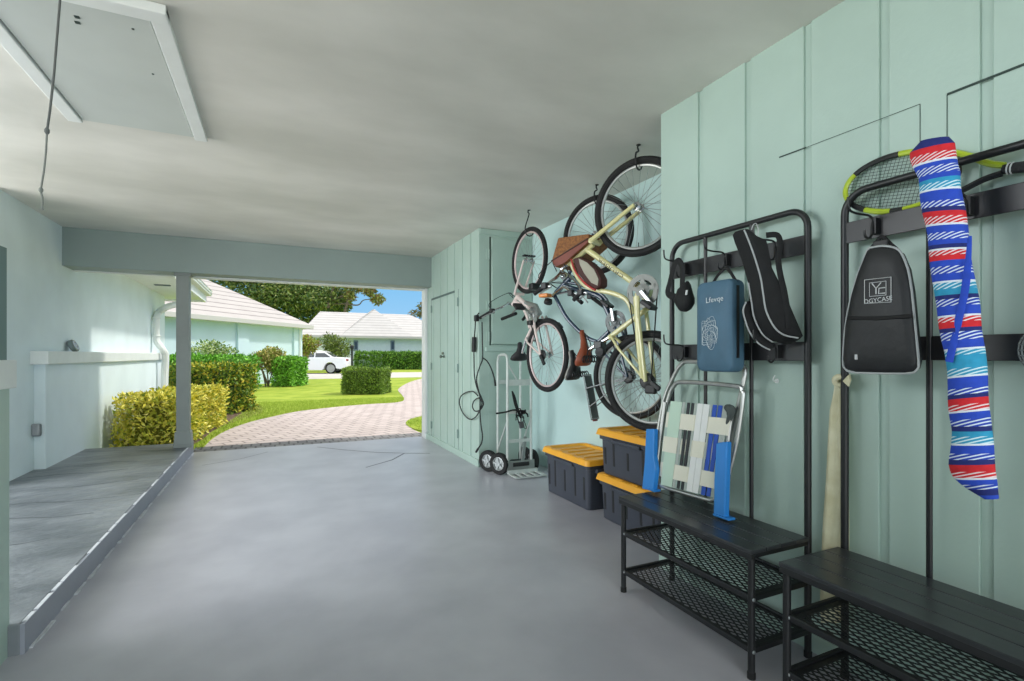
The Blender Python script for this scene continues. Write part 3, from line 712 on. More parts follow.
for xw in (0.0, 2.72):
    for sg in (1, -1):
        c = CP(xw, sg * .84, .335); w = obj('wheel', MB().disc(c, ya * sg, [(.20, -.16), (.335, -.15), (.345, -.1), (.345, .02), (.33, .05), (.25, .055)], 28, cap=False), M_rubber, car)
        m2 = MB().disc(c, ya * sg, [(.25, .03), (.25, .06), (.235, .06), (.22, .02), (.05, .03), (.05, .06), (.0, .06)], 24)
        for k in range(10):
            a = 2 * PI * k / 10; d = xa * math.cos(a) + Vector((0, 0, 1)) * math.sin(a); m2.bar(c + ya * sg * .05 + d * .04, c + ya * sg * .05 + d * .24, .035, .02, ya)
        obj('alloy_rim', m2, M_alu, w)
for sg in (1, -1): obj('tail_light', MB().obox(CP(-.935, sg * .62, .86), xa, ya, (0, 0, 1), .05, .20, .06), mat('tail_red', (150, 24, 24), .2), car, bevel=.01)
for x in (.35, 1.4): obj('door_handle', MB().bar(CP(x, .885, .86), CP(x + .16, .885, .86), .02, .02, ya), M_car, car)

# ---- black lamp post by the lawn
pb = atD(352, 366, 24.0)
lp = thing('garden_post', 'slim black garden post standing on the lawn behind the boxwood block', 'post', (pb.x, pb.y, G))
mb = MB().tube([(pb.x, pb.y, G), (pb.x, pb.y, 1.45)], 0.045, 10); obj('post', mb, M_black, lp)
mb = MB().disc((pb.x, pb.y, 1.43), (0, 0, 1), [(.05, 0), (.085, .03), (.085, .14), (.03, .19), (0.0, .2)], 12); obj('cap', mb, M_black, lp)

# ---- downspout at the left house corner
wx1 = lambda u, v, x=-1.885: onX(u, v, x)
P = [onX(188, 302, -1.45), onX(175, 304.5, -1.62), wx1(166, 307.5, -1.75), wx1(159, 312), wx1(156.5, 320), wx1(156.5, 338), wx1(158, 343.5, -1.86), wx1(163, 350, -1.78), wx1(165.5, 356, -1.75), wx1(165, 372, -1.76), wx1(164, 400, -1.77), wx1(163, 432, -1.78)]
P[-1].z = max(P[-1].z, G)
dsp = thing('downspout', 'white downspout bending down the left house corner behind the column', 'downspout', tuple(P[-1]))
obj('pipe', MB().tube(spline(P, 4), 0.055, 10), M_trim, dsp)
for v in (318, 336): obj('bracket', MB().ring(wx1(156.5, v), (0, 0, 1), .06, .01, 20, 6), M_trim, dsp)

# ---- round disc on the ledge, electrical cover
dc = Vector((-1.885, 6.74, 1.185))
dr = thing('round_fixture', 'small round grey metal disc leaning on the white ledge', 'fixture', tuple(dc))
axn = Vector((0.90, -0.02, 0.42)).normalized(); c = dc + Vector((-.02, 0, .062))
obj('housing', MB().disc(c, axn, [(.058, -.028), (.066, -.02), (.066, .012), (.056, .02), (.05, .012), (.0, .01)], 28), mat('zinc', (140, 150, 152), .35, .7), dr)
mb = MB().ring(c + axn * .014, axn, .042, .006, 28, 6); mb.ring(c + axn * .012, axn, .022, .005, 20, 6); obj('ring', mb, M_chrome, dr)
oc = Vector((-1.935, 5.905, .477))
ob = thing('outlet_cover', 'grey weatherproof outlet cover low on the left wall corner', 'outlet cover', (oc.x, 5.94, oc.z - .065))
mb = MB().box((oc.x - .032, 5.90, oc.z - .055), (oc.x + .032, 5.941, oc.z + .055)); obj('box', mb, mat('outlet_grey', (120, 126, 130), .5), ob, bevel=.012)
mb = MB().box((oc.x - .026, 5.882, oc.z - .048), (oc.x + .030, 5.902, oc.z + .06)); obj('flap', mb, mat('outlet_flap', (158, 160, 164), .35, .3), ob, bevel=.016, seg=3)
#PART2

# ================================================================== HALL-TREE BENCHES WITH COAT RAILS
BX, FX = 1.84, 1.535                 # rear pole line, front leg line
RY, LY = 1.273, 2.003                # right and left ends
TOP = 1.712
rk = thing('coat_rack_bench', 'black metal coat rack bench by the alcove corner, folded lawn chair on its seat', 'coat rack', ((BX + FX) / 2, (RY + LY) / 2, 0), 0, 'black coat rack benches')
c_ = 0.075
arc = lambda cy, cz, a0, a1: [(BX, cy + c_ * math.cos(a0 + (a1 - a0) * k / 7), cz + c_ * math.sin(a0 + (a1 - a0) * k / 7)) for k in range(8)]
P = [(BX, LY, 0.0), (BX, LY, 1.2)] + arc(LY - c_, TOP - c_, 0, PI / 2) + arc(RY + c_, TOP - c_, PI / 2, PI) + [(BX, RY, 1.2), (BX, RY, 0.0)]
obj('back_frame', MB().tube(P, 0.0125, 12, side=(1, 0, 0)), M_black, rk)
for yy in (1.778, 1.524): obj('upright', MB().tube([(BX - .002, yy, 0.44), (BX - .002, yy, TOP)], 0.0085, 10), M_black, rk)
for yy in (RY, LY):
    obj('leg', MB().tube([(FX, yy, 0.0), (FX, yy, 0.445)], 0.0125, 12), M_black, rk)
M_bar = mat('satin_black_plate', (36, 35, 37), 0.35, var=.1, vscale=10)
for z0 in (1.535, 1.127): obj('hook_rail', MB().box((BX - .007, RY, z0), (BX - .001, LY, z0 + .074)), M_bar, rk, bevel=.002)
def hook_mb(y, z):
    m = MB(); m.box((BX - .030, y - .010, z - .026), (BX - .0065, y + .010, z + .026))
    m.tube(spline([(BX - .026, y, z + .020), (BX - .045, y + .004, z + .034), (BX - .10, y + .010, z + .036), (BX - .135, y + .012, z + .046), (BX - .142, y + .012, z + .085)], 5), .0038, 8)
    m.tube(spline([(BX - .026, y, z + .02), (BX - .034, y, z), (BX - .036, y, z - .03), (BX - .050, y + .002, z - .043), (BX - .066, y + .003, z - .036), (BX - .070, y + .003, z - .018)], 5), .0038, 8)
    return m
for yy in (1.893, 1.640, 1.388):
    for zz in (1.572, 1.164): obj('hook', hook_mb(yy, zz), M_black, rk)
mb = MB(); sw = (BX - 0.012 - (FX - .02)) / 4
for k in range(4): mb.box((FX - .02 + k * sw, RY - .016, .447), (FX - .02 + (k + 1) * sw - .003, LY + .016, .462))
obj('seat', mb, M_blacktop, rk, bevel=.0025)
mb = MB()
for (a, b) in (((FX - .012, RY - .014, .438), (FX - .012, LY + .014, .438)), ((BX - .02, RY, .438), (BX - .02, LY, .438)), ((FX - .012, RY, .438), (BX, RY, .438)), ((FX - .012, LY, .438), (BX, LY, .438))): mb.bar(a, b, .014, .022)
obj('seat_frame', mb, M_black, rk, bevel=.003)
def clip(p, d, x0, x1, y0, y1):
    t0, t1 = -9, 9
    for q, dd, a, b in ((p[0], d[0], x0, x1), (p[1], d[1], y0, y1)):
        ta, tb = (a - q) / dd, (b - q) / dd
        if ta > tb: ta, tb = tb, ta
        t0, t1 = max(t0, ta), min(t1, tb)
    return (t0, t1) if t1 - t0 > .004 else None
for z0 in (.285, .10):
    mb = MB(); x0, x1, y0, y1 = FX, BX, RY + .012, LY - .012
    mb.bar((x0, y0 - .012, z0), (x0, y1 + .012, z0), .016, .022); mb.bar((x1, y0 - .012, z0), (x1, y1 + .012, z0), .016, .022)
    mb.bar((x0, RY, z0), (x1, RY, z0), .016, .022); mb.bar((x0, LY, z0), (x1, LY, z0), .016, .022)
    obj('shelf_frame', mb, M_black, rk, bevel=.003)
    mb = MB(); pitch = .0225; dg = (math.cos(math.radians(62)), math.sin(math.radians(62)))
    for sg in (1, -1):
        d = (dg[0], dg[1] * sg); nx, ny = -d[1], d[0]
        for k in range(-60, 60):
            p = ((x0 + x1) / 2 + nx * k * pitch, (y0 + y1) / 2 + ny * k * pitch)
            t = clip(p, d, x0 + .006, x1 - .006, y0, y1)
            if t: mb.bar((p[0] + d[0] * t[0], p[1] + d[1] * t[0], z0 + .003 + .0006 * sg), (p[0] + d[0] * t[1], p[1] + d[1] * t[1], z0 + .003 + .0006 * sg), .0065, .0015)
    for k in range(2): mb.box((x0 if k == 0 else x1 - .018, y0, z0), (x0 + .018 if k == 0 else x1, y1, z0 + .004))
    for k in range(2): mb.box((x0, y0 if k == 0 else y1 - .02, z0), (x1, y0 + .02 if k == 0 else y1, z0 + .004))
    obj('mesh_shelf', mb, M_black, rk, fix=False)
M_bolt = mat('zinc_bolt', (190, 194, 196), .3, .9)
for yy in (RY, LY):
    for zz in (.285, .10):
        obj('bolt', MB().disc((FX - .004, yy - .0125, zz), (0, -1, 0), [(.0065, 0), (.0065, .003), (.003, .005)], 10), M_bolt, rk)
for yy in (RY, LY):
    for xx in (FX, BX): obj('foot_cap', MB().disc((xx, yy, 0.0), (0, 0, 1), [(.0145, 0), (.0145, .022), (.0125, .024)], 12), M_rubber, rk)
DY = -0.868
rk2 = dup(rk, (0, DY, 0), 'nearest black metal coat rack bench with bare slatted seat, under the striped bag', 'black coat rack benches')
rk2.scale = (1, 1, 1.006)
for c in rk2.children:
    if c.name.startswith('upright'): c.location.y -= .034

# ---- hanging things on the first rack
def pix_prism(pix, P, n, d):
    return MB().prism([onP(u, v, P, n) for u, v in pix], d)
M_nylon = mat('black_nylon', (17, 18, 20), 0.8, var=.2, vscale=30, bump=.15, bscale=200)
M_pipe = mat('grey_piping', (168, 172, 172), 0.6)
NX = Vector((-1, 0, 0))
# small black pouch on a strap, left hook
pc = onX(683, 303, 1.735)
po = thing('sling_pouch', 'small black pouch on a looped strap hung from the far hook', 'pouch', tuple(pc + Vector((0, 0, -.04))))
P = [(679, 288), (676.5, 296), (674.5, 300), (677, 306), (680.5, 311.3), (684, 311.8), (687.5, 310), (691, 304.5), (691.3, 298), (688.8, 290), (686.5, 281)]
mb = MB()
q = [onX(u, v, 1.735) for u, v in P]; cq = sum(q, Vector()) / len(q)
rings = []
for dx, s in ((.0, .55), (-.004, .82), (-.02, 1.0), (-.035, 1.0), (-.05, .85), (-.056, .5)): rings.append([cq + (p - cq) * s + Vector((.035 + dx, 0, 0)) for p in q])
obj('pouch', mb.loft(rings), M_nylon, po, angle=60)
mb = MB().tube(spline([onX(u, v, 1.742) for u, v in ((682, 292), (682.5, 278), (682, 266), (678, 261), (674, 266), (670, 282), (667.5, 292), (671, 296), (677, 297))], 5), .0165, 8, flat=.3, side=(0, 1, 0))
obj('strap', mb, M_nylon, po)
a_ = onX(686.6, 292.5, 1.712); mb = MB().obox(a_, (0, 1, 0), (1, 0, 0), (0, -.2, 1), .005, .002, .011); obj('label_tab', mb, mat('white_tab', (214, 216, 214), .6), po)

# blue bag
bw0, bw1 = onX(701, 284, 1.725), onX(737, 284, 1.725)
yl, yr = bw0.y, bw1.y; zb, zt_ = 1.078, 1.468
M_navybag = mat('blue_bag_cloth', (70, 104, 126), 0.6, var=.08, vscale=9, bump=.08, bscale=120)
bb = thing('carry_bag', 'blue zip carry bag with white lettering hung on the middle hook', 'bag', (1.75, (yl + yr) / 2, zb))
rings = []; ym, zm = (yl + yr) / 2, (zb + zt_) / 2; hw_, hh_ = (yl - yr) / 2, (zt_ - zb) / 2
def rrect(w, h, r, x, n=6, dz=0.0):
    out = []
    for (sy, sz, a0) in ((1, 1, 0), (-1, 1, PI / 2), (-1, -1, PI), (1, -1, 3 * PI / 2)):
        for k in range(n):
            a = a0 + PI / 2 * k / (n - 1); out.append(Vector((x, ym + sy * (w - r) + r * math.cos(a), zm + dz + sz * (h - r) + r * math.sin(a))))
    return out
for x, s in ((1.772, .93), (1.768, .985), (1.755, 1.0), (1.715, 1.0), (1.702, .985), (1.697, .95), (1.690, .7), (1.686, .3)): rings.append(rrect(hw_ * s, hh_ * s, .03 * s, x))
obj('body', MB().loft(rings), M_navybag, bb, angle=60)
obj('zipper', MB().box((1.722, yr - .003, zb + .06), (1.736, yr + .002, zt_ - .03)), M_black, bb)
P = [onX(u, v, 1.735) for u, v in ((713, 283), (718, 275), (724, 269), (727, 268), (731, 273), (737, 283))]
obj('handle', MB().tube(P, .0075, 8, flat=.35, side=(0, 1, 0)), M_nylon, bb)
M_print = mat('white_print', (206, 216, 220), .6)
obj('lettering', text_mb('Lfevqe', onX(714.5, 300, 1.6835), (0, -1, .03), (0, .03, 1), .030, width=.092), M_print, bb, fix=False)
mb = MB(); _r.seed(5); oc_ = onX(709, 333, 1.684)
for k in range(9):
    r0 = .012 + .0065 * k; pts = []
    for i in range(36):
        a = 2 * PI * i / 36; rr_ = r0 * (1 + .16 * math.sin(a * (5 + k % 4) + k)); yy = max(-.040, min(.046, math.cos(a) * rr_ * .8)); pts.append(oc_ + Vector((0, -yy, math.sin(a) * rr_)))
    mb.tube(pts, .0008, 4, True)
obj('printed_pattern', mb, M_print, bb)

# black racket cover
rn = Vector((-.53, -.85, 0)).normalized(); RP = onX(765, 290, 1.68); ex = -rn * .085
cv = thing('racket_cover', 'black padded racket cover with pale piping hung between blue bag and right pole', 'racket cover', tuple(onP(785, 340, RP, rn)))
FPx = [(744, 230), (748, 229), (757, 236), (766, 240), (769, 262), (786, 296), (801, 331), (803, 336), (798, 338), (784, 335), (774, 327), (766, 311), (763, 294), (760, 276), (752, 250)]
fp = [onP(u, v, RP, rn) for u, v in FPx]; cf = sum(fp, Vector()) / len(fp)
rings = []
bpx_ = [onP(u - 12, v + 7 if v > 250 else v + 4, RP - rn * .06, rn) for u, v in FPx]; cb_ = sum(bpx_, Vector()) / len(bpx_)
for t, s in ((-.2, .5), (-.08, .88), (0, 1.0), (.35, 1.02), (.7, 1.02), (1.0, .98), (1.1, .85)): rings.append([cf.lerp(cb_, t) + ((p - cf).lerp(q_ - cb_, max(0, t))) * s for p, q_ in zip(fp, bpx_)])
obj('body', MB().loft(rings), M_nylon, cv, angle=50)
ln = [fp[i] + rn * .002 for i in (0, 14, 13, 12, 11, 10, 9, 8)]
obj('piping', MB().tube(spline(ln, 5), .0032, 6), M_pipe, cv)
ln = [bpx_[i] + rn * .004 for i in (13, 12, 11, 10, 9)]
obj('piping', MB().tube(spline(ln, 5), .003, 6), M_pipe, cv)
mb = MB().tube(spline([onP(u, v, RP, rn) + rn * .012 for u, v in ((765, 236), (776, 236), (779, 246), (777, 260), (779, 275), (783, 292), (786, 310), (788, 328))], 5), .011, 8, flat=.25, side=Vector((.85, -.53, 0)))
obj('strap', mb, M_nylon, cv)
mb = MB().tube(spline([onP(u, v, RP, rn) + rn * .004 for u, v in ((751, 230), (753, 225), (756, 224), (758, 230), (757, 236))], 5), .0022, 6); obj('hanging_loop', mb, M_pipe, cv)
pk = [onP(u, v, RP - rn * .075, rn) for u, v in ((751, 300), (746, 302), (743, 310), (745, 320), (750, 333), (759, 344), (770, 350), (776, 347), (764, 330))]
obj('pocket', MB().prism(pk, -rn * .025), M_nylon, cv, bevel=.006)
obj('piping', MB().tube(spline([p + rn * .002 for p in pk[1:7]], 4), .003, 6), M_pipe, cv)

# folded lawn chair standing on the seat of the first rack
LP_, LN_ = Vector((1.742, 1.8, .462)), Vector((-1, 0, .075)).normalized()
def lc(u, v, off=0.0): return onP(u, v, LP_ + LN_ * off, LN_)
ch = thing('lawn_chair', 'folded aluminium lawn chair with woven plaid webbing and blue arms', 'folding chair', (1.745, 1.82, .462))
M_tubeal = mat('aged_aluminium', (176, 178, 176), .35, .9, var=.06, vscale=30)
fr = [(664, 400), (676, 372), (682, 364), (690, 361.5), (738, 365), (743, 368), (745, 374), (738, 408), (731, 442), (727, 480)]
obj('back_tube', MB().tube(spline([lc(u, v, -.022) for u, v in [(657, 440)] + fr], 4), .0105, 10), M_tubeal, ch)
fr2 = [(658, 470), (662, 430), (668, 400), (674, 386), (684, 382), (735, 386), (742, 391), (743, 398), (737, 440), (730, 470), (725, 492)]
obj('seat_tube', MB().tube(spline([lc(u, v, .0) for u, v in fr2], 4), .0105, 10), M_tubeal, ch)
fr3 = [(665, 402), (660, 440), (657, 470), (659, 482), (667, 488), (705, 499), (713, 500), (719, 494), (724, 470), (730, 425), (733, 410)]
obj('front_tube', MB().tube(spline([lc(u, v, .016) for u, v in fr3], 4), .0105, 10), M_tubeal, ch)
# webbing: vertical straps and horizontal straps woven
M_web = {k: mat('web_' + k, c, .75, bump=.1, bscale=150) for k, c in dict(cream=(222, 220, 204), mint=(190, 214, 196), white=(224, 226, 224), black=(52, 56, 58), blue=(44, 84, 176), grey=(170, 178, 172)).items()}
def quadmap(s, t):      # s across 0..1, t down 0..1 in the woven panel
    a = Vector((668, 404)); b = Vector((732, 410)); c = Vector((658.5, 484)); d = Vector((719.5, 499))
    top = a.lerp(b, s); bt = c.lerp(d, s); p = top.lerp(bt, t); return p.x, p.y
def strap(name, col, s0, s1, t0, t1, off, thick=.002, wave=0, phase=0):
    mb = MB(); rings = []; N = 24
    for i in range(N + 1):
        f = i / N
        if t0 is None: s = f; pa, pb = quadmap(s, s0), quadmap(s, s1)
        else: t = t0 + (t1 - t0) * f; pa, pb = quadmap(s0, t), quadmap(s1, t)
        o = off + wave * math.sin(f * PI * 6 + phase)
        A_, B_ = lc(*pa, o), lc(*pb, o); rings.append([A_, B_, B_ + LN_ * thick, A_ + LN_ * thick])
    obj(name, mb.loft(rings, smooth=False), M_web[col], ch)
vs_ = [(.04, .22, 'mint'), (.23, .27, 'grey'), (.30, .345, 'black'), (.365, .41, 'black'), (.42, .45, 'grey'), (.46, .55, 'white'), (.555, .65, 'white'), (.665, .69, 'grey'), (.70, .765, 'blue'), (.785, .85, 'blue'), (.86, .95, 'grey')]
for i, (a, b, cname) in enumerate(vs_): strap('webbing', cname, a, b, -.04, 1.0, .028)
def weave(s_, ph):
    k = 0
    for j, e_ in enumerate((.225, .455, .66)):
        k = k if s_ < e_ else j + 1
    hi = (k + ph) % 2
    d = min(abs(s_ - e_) for e_ in (.225, .455, .66)); f = min(1, d / .02)
    return .0325 if hi and f > .3 else (.029 if f < .3 else .0245)
for i, (a, b) in enumerate(((.10, .29), (.40, .59), (.72, .90))):
    mb = MB(); rings = []
    for q in range(121):
        s_ = q / 120; o = weave(s_, i % 2); A_, B_ = lc(*quadmap(s_, a), o), lc(*quadmap(s_, b), o); rings.append([A_, B_, B_ + LN_ * .002, A_ + LN_ * .002])
    obj('webbing', mb.loft(rings, smooth=False), M_web['cream'], ch)
M_arm = mat('blue_plastic', (40, 128, 206), .4, var=.05)
for pix in ([(650.5, 429), (658.5, 429), (658, 456), (660, 470), (657.5, 491), (646.5, 488.5), (649, 462)], [(721, 443), (732, 441.5), (731, 470), (729.5, 518.5), (718.5, 516), (719, 480)]):
    mb = MB().prism([lc(u, v, .028) for u, v in pix], LN_ * .03); obj('armrest', mb, M_arm, ch, bevel=.005)
    (u, v) = ((pix[-2][0] + pix[-3][0]) / 2, (pix[-2][1] + pix[-3][1]) / 2 if False else max(p[1] for p in pix) - 2)
    b0 = lc(sum(p[0] for p in pix[-3:-1]) / 2, v, .043); mb = MB().obox(b0, (0, 1, 0), (1, 0, 0), (0, 0, 1), .042, .02, .005); obj('armrest_end', mb, M_arm, ch, bevel=.003)
obj('fabric_knot', MB().tube(spline([lc(u, v, .03) for u, v in ((726, 407), (731, 410), (730, 417), (727, 424))], 4), [.012, .014, .018, .02, .02, .02, .018, .016, .012, .012, .01, .008, .006], 8), mat('dark_web_end', (70, 78, 76), .8), ch)

# ---- things on the second rack
# black backpack with a square logo
bx = 1.684
bp_ = thing('sling_backpack', 'black sling backpack with square white logo hung on the near rack', 'backpack', tuple(onX(880, 370, bx)))
OUT = [(867, 250), (872, 247.5), (882, 246), (893, 247.5), (900, 252), (907, 268), (911, 290), (915, 330), (918, 362), (916, 370), (905, 373.5), (855, 372.5), (845, 369), (842.5, 360), (845, 325), (851, 295), (858, 272)]
op = [onX(u, v, bx) for u, v in OUT]; co_ = sum(op, Vector()) / len(op)
rings = []
for dx, s in ((.036, .88), (.032, .95), (.026, .98), (.006, 1.0), (.0, .985), (-.008, .93), (-.014, .7), (-.018, .3)): rings.append([co_ + (p - co_) * s + Vector((dx, 0, 0)) for p in op])
M_pack = mat('black_backpack', (27, 28, 30), .55, var=.25, vscale=10, bump=.2, bscale=14)
obj('body', MB().loft(rings), M_pack, bp_, angle=60)
obj('piping', MB().tube(spline([p + Vector((.003, 0, 0)) for p in op], 3, True), .0036, 6, True), M_pipe, bp_)
p0, p1 = onX(848, 318, bx - .014), onX(912, 316, bx - .014)
obj('pocket_seam', MB().tube([p0, (p0 + p1) / 2 + Vector((-.006, 0, -.004)), p1], .006, 8, flat=.5), mat('seam_black', (12, 12, 13), .8), bp_)
obj('handle', MB().tube(spline([onX(u, v, bx + .05) for u, v in ((869, 251), (876, 243), (880, 238), (884, 238), (890, 244), (897, 250))], 4), .007, 8, flat=.4, side=(0, 1, 0)), M_nylon, bp_)
pb_ = onX(881, 244, bx + .045); obj('buckle', MB().box((pb_.x - .006, pb_.y - .022, pb_.z - .012), (pb_.x + .006, pb_.y + .022, pb_.z + .012)), M_blackplastic, bp_, bevel=.003)
def lgp(u, v): return onX(u, v, bx - .0195)
M_logo = mat('logo_grey', (200, 202, 202), .6)
mb = MB()
def poly_line(pix, r, closed=False): mb.tube([lgp(u, v) for u, v in pix], r, 4, closed, side=(1, 0, 0))
poly_line([(864.5, 280), (891, 277), (891, 302), (864.5, 303.5)], .0013, True)
poly_line([(869.5, 283), (886, 281), (886, 295), (869.5, 296.5)], .0011, True)
obj('logo_box', mb, M_logo, bp_)
mb = MB(); poly_line([(872, 283.5), (876, 288.5), (881, 282.5)], .0017); poly_line([(876, 288.5), (876, 294)], .0017); obj('logo_letter', mb, M_logo, bp_)
mb = MB(); poly_line([(885, 287.5), (879, 288.2), (878.5, 293.6), (885, 293)], .0017); obj('logo_letter', mb, M_logo, bp_)
obj('lettering', text_mb('DGYCASE', lgp(878, 299.8), (0, -1, .06), (0, .06, 1), .0135, width=.078), M_logo, bp_, fix=False)
pt = lgp(855.5, 357); obj('label_tab', MB().box((pt.x - .001, pt.y - .002, pt.z - .008), (pt.x + .012, pt.y + .002, pt.z + .008)), M_logo, bp_)

# tennis racket lying behind the top rail
ra = Vector((0, -.984, -.172)).normalized(); rb = Vector((.16, -.165, .95)); rb = (rb - ra * rb.dot(ra)).normalized(); rnn = ra.cross(rb)
rtip = Vector((1.868, 1.148, 1.752)); rc = rtip + ra * .168
tr = thing('tennis_racket', 'lime and black tennis racket resting behind the near rack top rail', 'racket', tuple(rc))
def RK(a, b, c=0.0): return rc + ra * a + rb * b + rnn * c
M_lime = mat('lime_frame', (176, 196, 40), .35, coat=.4); M_rk = mat('black_frame', (24, 25, 26), .35, coat=.4)
AL, BL = .168, .097
def arcp(a0, a1, n=14, s=1.0): return [RK(-AL * math.cos(math.radians(a0 + (a1 - a0) * k / n)) * s, BL * math.sin(math.radians(a0 + (a1 - a0) * k / n)) * s) for k in range(n + 1)]
for a0, a1, m_ in ((-35, 28, M_lime), (28, 84, M_rk), (84, 110, M_lime), (110, 180, M_rk), (180, 225, M_rk), (225, 255, M_lime), (255, 268, M_rk), (268, 298, M_lime), (298, 325, M_rk)):
    obj('frame', MB().tube(arcp(a0, a1), .0095, 8, flat=.8), m_, tr)
for sg in (1, -1):
    obj('throat', MB().tube(spline([RK(.105, sg * .085), RK(.175, sg * .058), RK(.235, sg * .024), RK(.275, sg * .011)], 5), .0095, 8), M_lime if sg > 0 else M_rk, tr)
mb = MB(); gr = [0] * 0
for k in range(-9, 10):
    b = k * .0112
    if abs(b) < BL: L = AL * math.sqrt(1 - (b / BL) ** 2); mb.tube([RK(-L, b, .0008), RK(L, b, .0008)], .0008, 4)
for k in range(-13, 14):
    a = k * .0122
    if abs(a) < AL: L = BL * math.sqrt(1 - (a / AL) ** 2); mb.tube([RK(a, -L, -.0008), RK(a, L, -.0008)], .0008, 4)
obj('strings', mb, mat('dark_string', (40, 48, 44), .5), tr)
obj('handle', MB().tube([RK(.275, 0), RK(.295, 0), RK(.49, 0)], [.013, .0155, .0165], 8), mat('grip_wrap', (46, 46, 48), .8, bump=.3, bscale=60, stretch=(1, 4, 1)), tr)
for k in range(2): obj('grip_ring', MB().ring(RK(.288 + .008 * k, 0), ra, .0155, .002, 20, 6), M_logo, tr)

# striped woven bag
SXP = 1.672
STR = [(139, 'navy'), (148, 'red'), (155, 'rdash'), (161, 'white'), (164, 'blue'), (168, 'bdash'), (175, 'blue'), (180, 'teal'), (184, 'tdash'), (189, 'white'), (192, 'blue'), (202, 'bdash'), (208, 'navy'), (212, 'red'), (217, 'rdash'), (223, 'white'), (226, 'blue'), (233, 'bdash'), (240, 'blue'), (245, 'navy'), (248, 'white'), (251, 'rdash'), (256, 'red'), (261, 'blue'), (267, 'bdash'), (274, 'blue'), (280, 'white'), (283, 'tdash'), (289, 'teal'), (295, 'navy'), (299, 'bdash'), (306, 'blue'), (313, 'white'), (317, 'rdash'), (322, 'red'), (328, 'navy'), (332, 'bdash'), (340, 'blue'), (347, 'white'), (350, 'tdash'), (355, 'teal'), (368, 'tdash'), (373, 'white'), (377, 'blue'), (388, 'bdash'), (394, 'navy'), (398, 'red'), (404, 'rdash'), (409, 'white'), (412, 'blue'), (419, 'bdash'), (426, 'navy'), (431, 'teal'), (436, 'tdash'), (441, 'white'), (445, 'blue'), (453, 'bdash'), (459, 'navy'), (464, 'red'), (471, 'rdash'), (476, 'white'), (479, 'blue'), (484, 'bdash'), (489, 'navy'), (495, 'blue')]
def dash_mat(name, base, other, scale):
    m = bpy.data.materials.new(name); m.use_nodes = True; nt = m.node_tree; b = nt.nodes['Principled BSDF']; b.inputs['Roughness'].default_value = .85
    tc = nt.nodes.new('ShaderNodeTexCoord'); mp = nt.nodes.new('ShaderNodeMapping'); mp.inputs['Rotation'].default_value = (math.radians(-66), 0, 0)
    wv = nt.nodes.new('ShaderNodeTexWave'); wv.bands_direction = 'Y'; wv.inputs['Scale'].default_value = scale
    rp_ = nt.nodes.new('ShaderNodeValToRGB'); rp_.color_ramp.interpolation = 'CONSTANT'; rp_.color_ramp.elements[0].color = lin(base); rp_.color_ramp.elements[1].position = .66; rp_.color_ramp.elements[1].color = lin(other)
    nt.links.new(tc.outputs['Object'], mp.inputs[0]); nt.links.new(mp.outputs[0], wv.inputs['Vector']); nt.links.new(wv.outputs['Fac'], rp_.inputs[0]); nt.links.new(rp_.outputs[0], b.inputs['Base Color'])
    return m
SM = dict(navy=mat('serape_navy', (28, 40, 110), .85), blue=mat('serape_blue', (36, 72, 186), .85, var=.08, vscale=60), red=mat('serape_red', (206, 34, 44), .85, var=.08, vscale=60), teal=mat('serape_teal', (44, 150, 190), .85, var=.08, vscale=60), white=mat('serape_white', (222, 228, 236), .85),
          bdash=dash_mat('serape_bdash', (36, 66, 176), (214, 224, 236), 38), rdash=dash_mat('serape_rdash', (204, 34, 44), (234, 214, 218), 38), tdash=dash_mat('serape_tdash', (44, 150, 190), (206, 230, 236), 38))
SK = list(SM.keys())
edge_pts = [(139, 921, 949), (142, 914, 952), (148, 909.5, 954.5), (158, 910, 955), (168, 916, 957), (176, 920, 960), (190, 921, 961), (210, 922.5, 965), (230, 927, 967), (250, 930, 970), (270, 932, 973), (290, 934, 976), (310, 937.5, 980), (330, 941, 982), (350, 945, 984.5), (368, 947, 986), (390, 949, 988), (410, 950, 989.5), (430, 952, 991), (450, 951, 993.5), (462, 949.5, 995), (475, 952, 997), (488, 966, 998), (499, 984, 998)]
def edges(v):
    for a, b in zip(edge_pts[:-1], edge_pts[1:]):
        if a[0] <= v <= b[0]:
            t = (v - a[0]) / (b[0] - a[0]); return a[1] + (b[1] - a[1]) * t, a[2] + (b[2] - a[2]) * t
    return edge_pts[-1][1:]
for i_ in range(len(STR) - 1):
    if STR[i_][1] == 'white': STR[i_] = (STR[i_ + 1][0] - 1.9, 'white')
vv = [s_[0] for s_ in STR] + [499]
rings = []; mis = []
for i, v in enumerate(vv):
    ul, ur = edges(v); skew = 2.0 if v < 141 else 4.5 if v < 165 else (1.5 + 3 * (210 - v) / 45 if v < 210 else (1.5 if v < 420 else 0))
    a, b = onX(ul, v + skew * 1.2, SXP), onX(ur, v - skew * 1.2, SXP); c = (a + b) / 2; hw2 = (a - b) / 2
    th = .030 if 150 < v < 470 else (.022 if v > 145 else .014)
    if v > 485: th = .014
    wob = .004 * math.sin(v * .09)
    rings.append([c + hw2 * math.cos(2 * PI * k / 20) + Vector((th * math.sin(2 * PI * k / 20) * -1 + wob, 0, 0)) for k in range(20)])
    if i < len(STR): mis.append(SK.index(STR[i][1]))
sb = thing('striped_bag', 'long blue bag with red and teal woven stripes hung on the near rack', 'bag', tuple(onX(978, 495, SXP)))
obj('body', MB().loft(rings, mis=mis), [SM[k] for k in SK], sb, angle=60)
mb = MB().tube(spline([onX(u, v, SXP - .032) for u, v in ((970, 236), (968, 262), (965, 290), (959, 318), (953, 345), (949, 362))], 5), [.004 + .005 * min(1, i / 8) for i in range(26)], 8, flat=.2, side=(0, 1, 0))
obj('strap', mb, SM['blue'], sb)
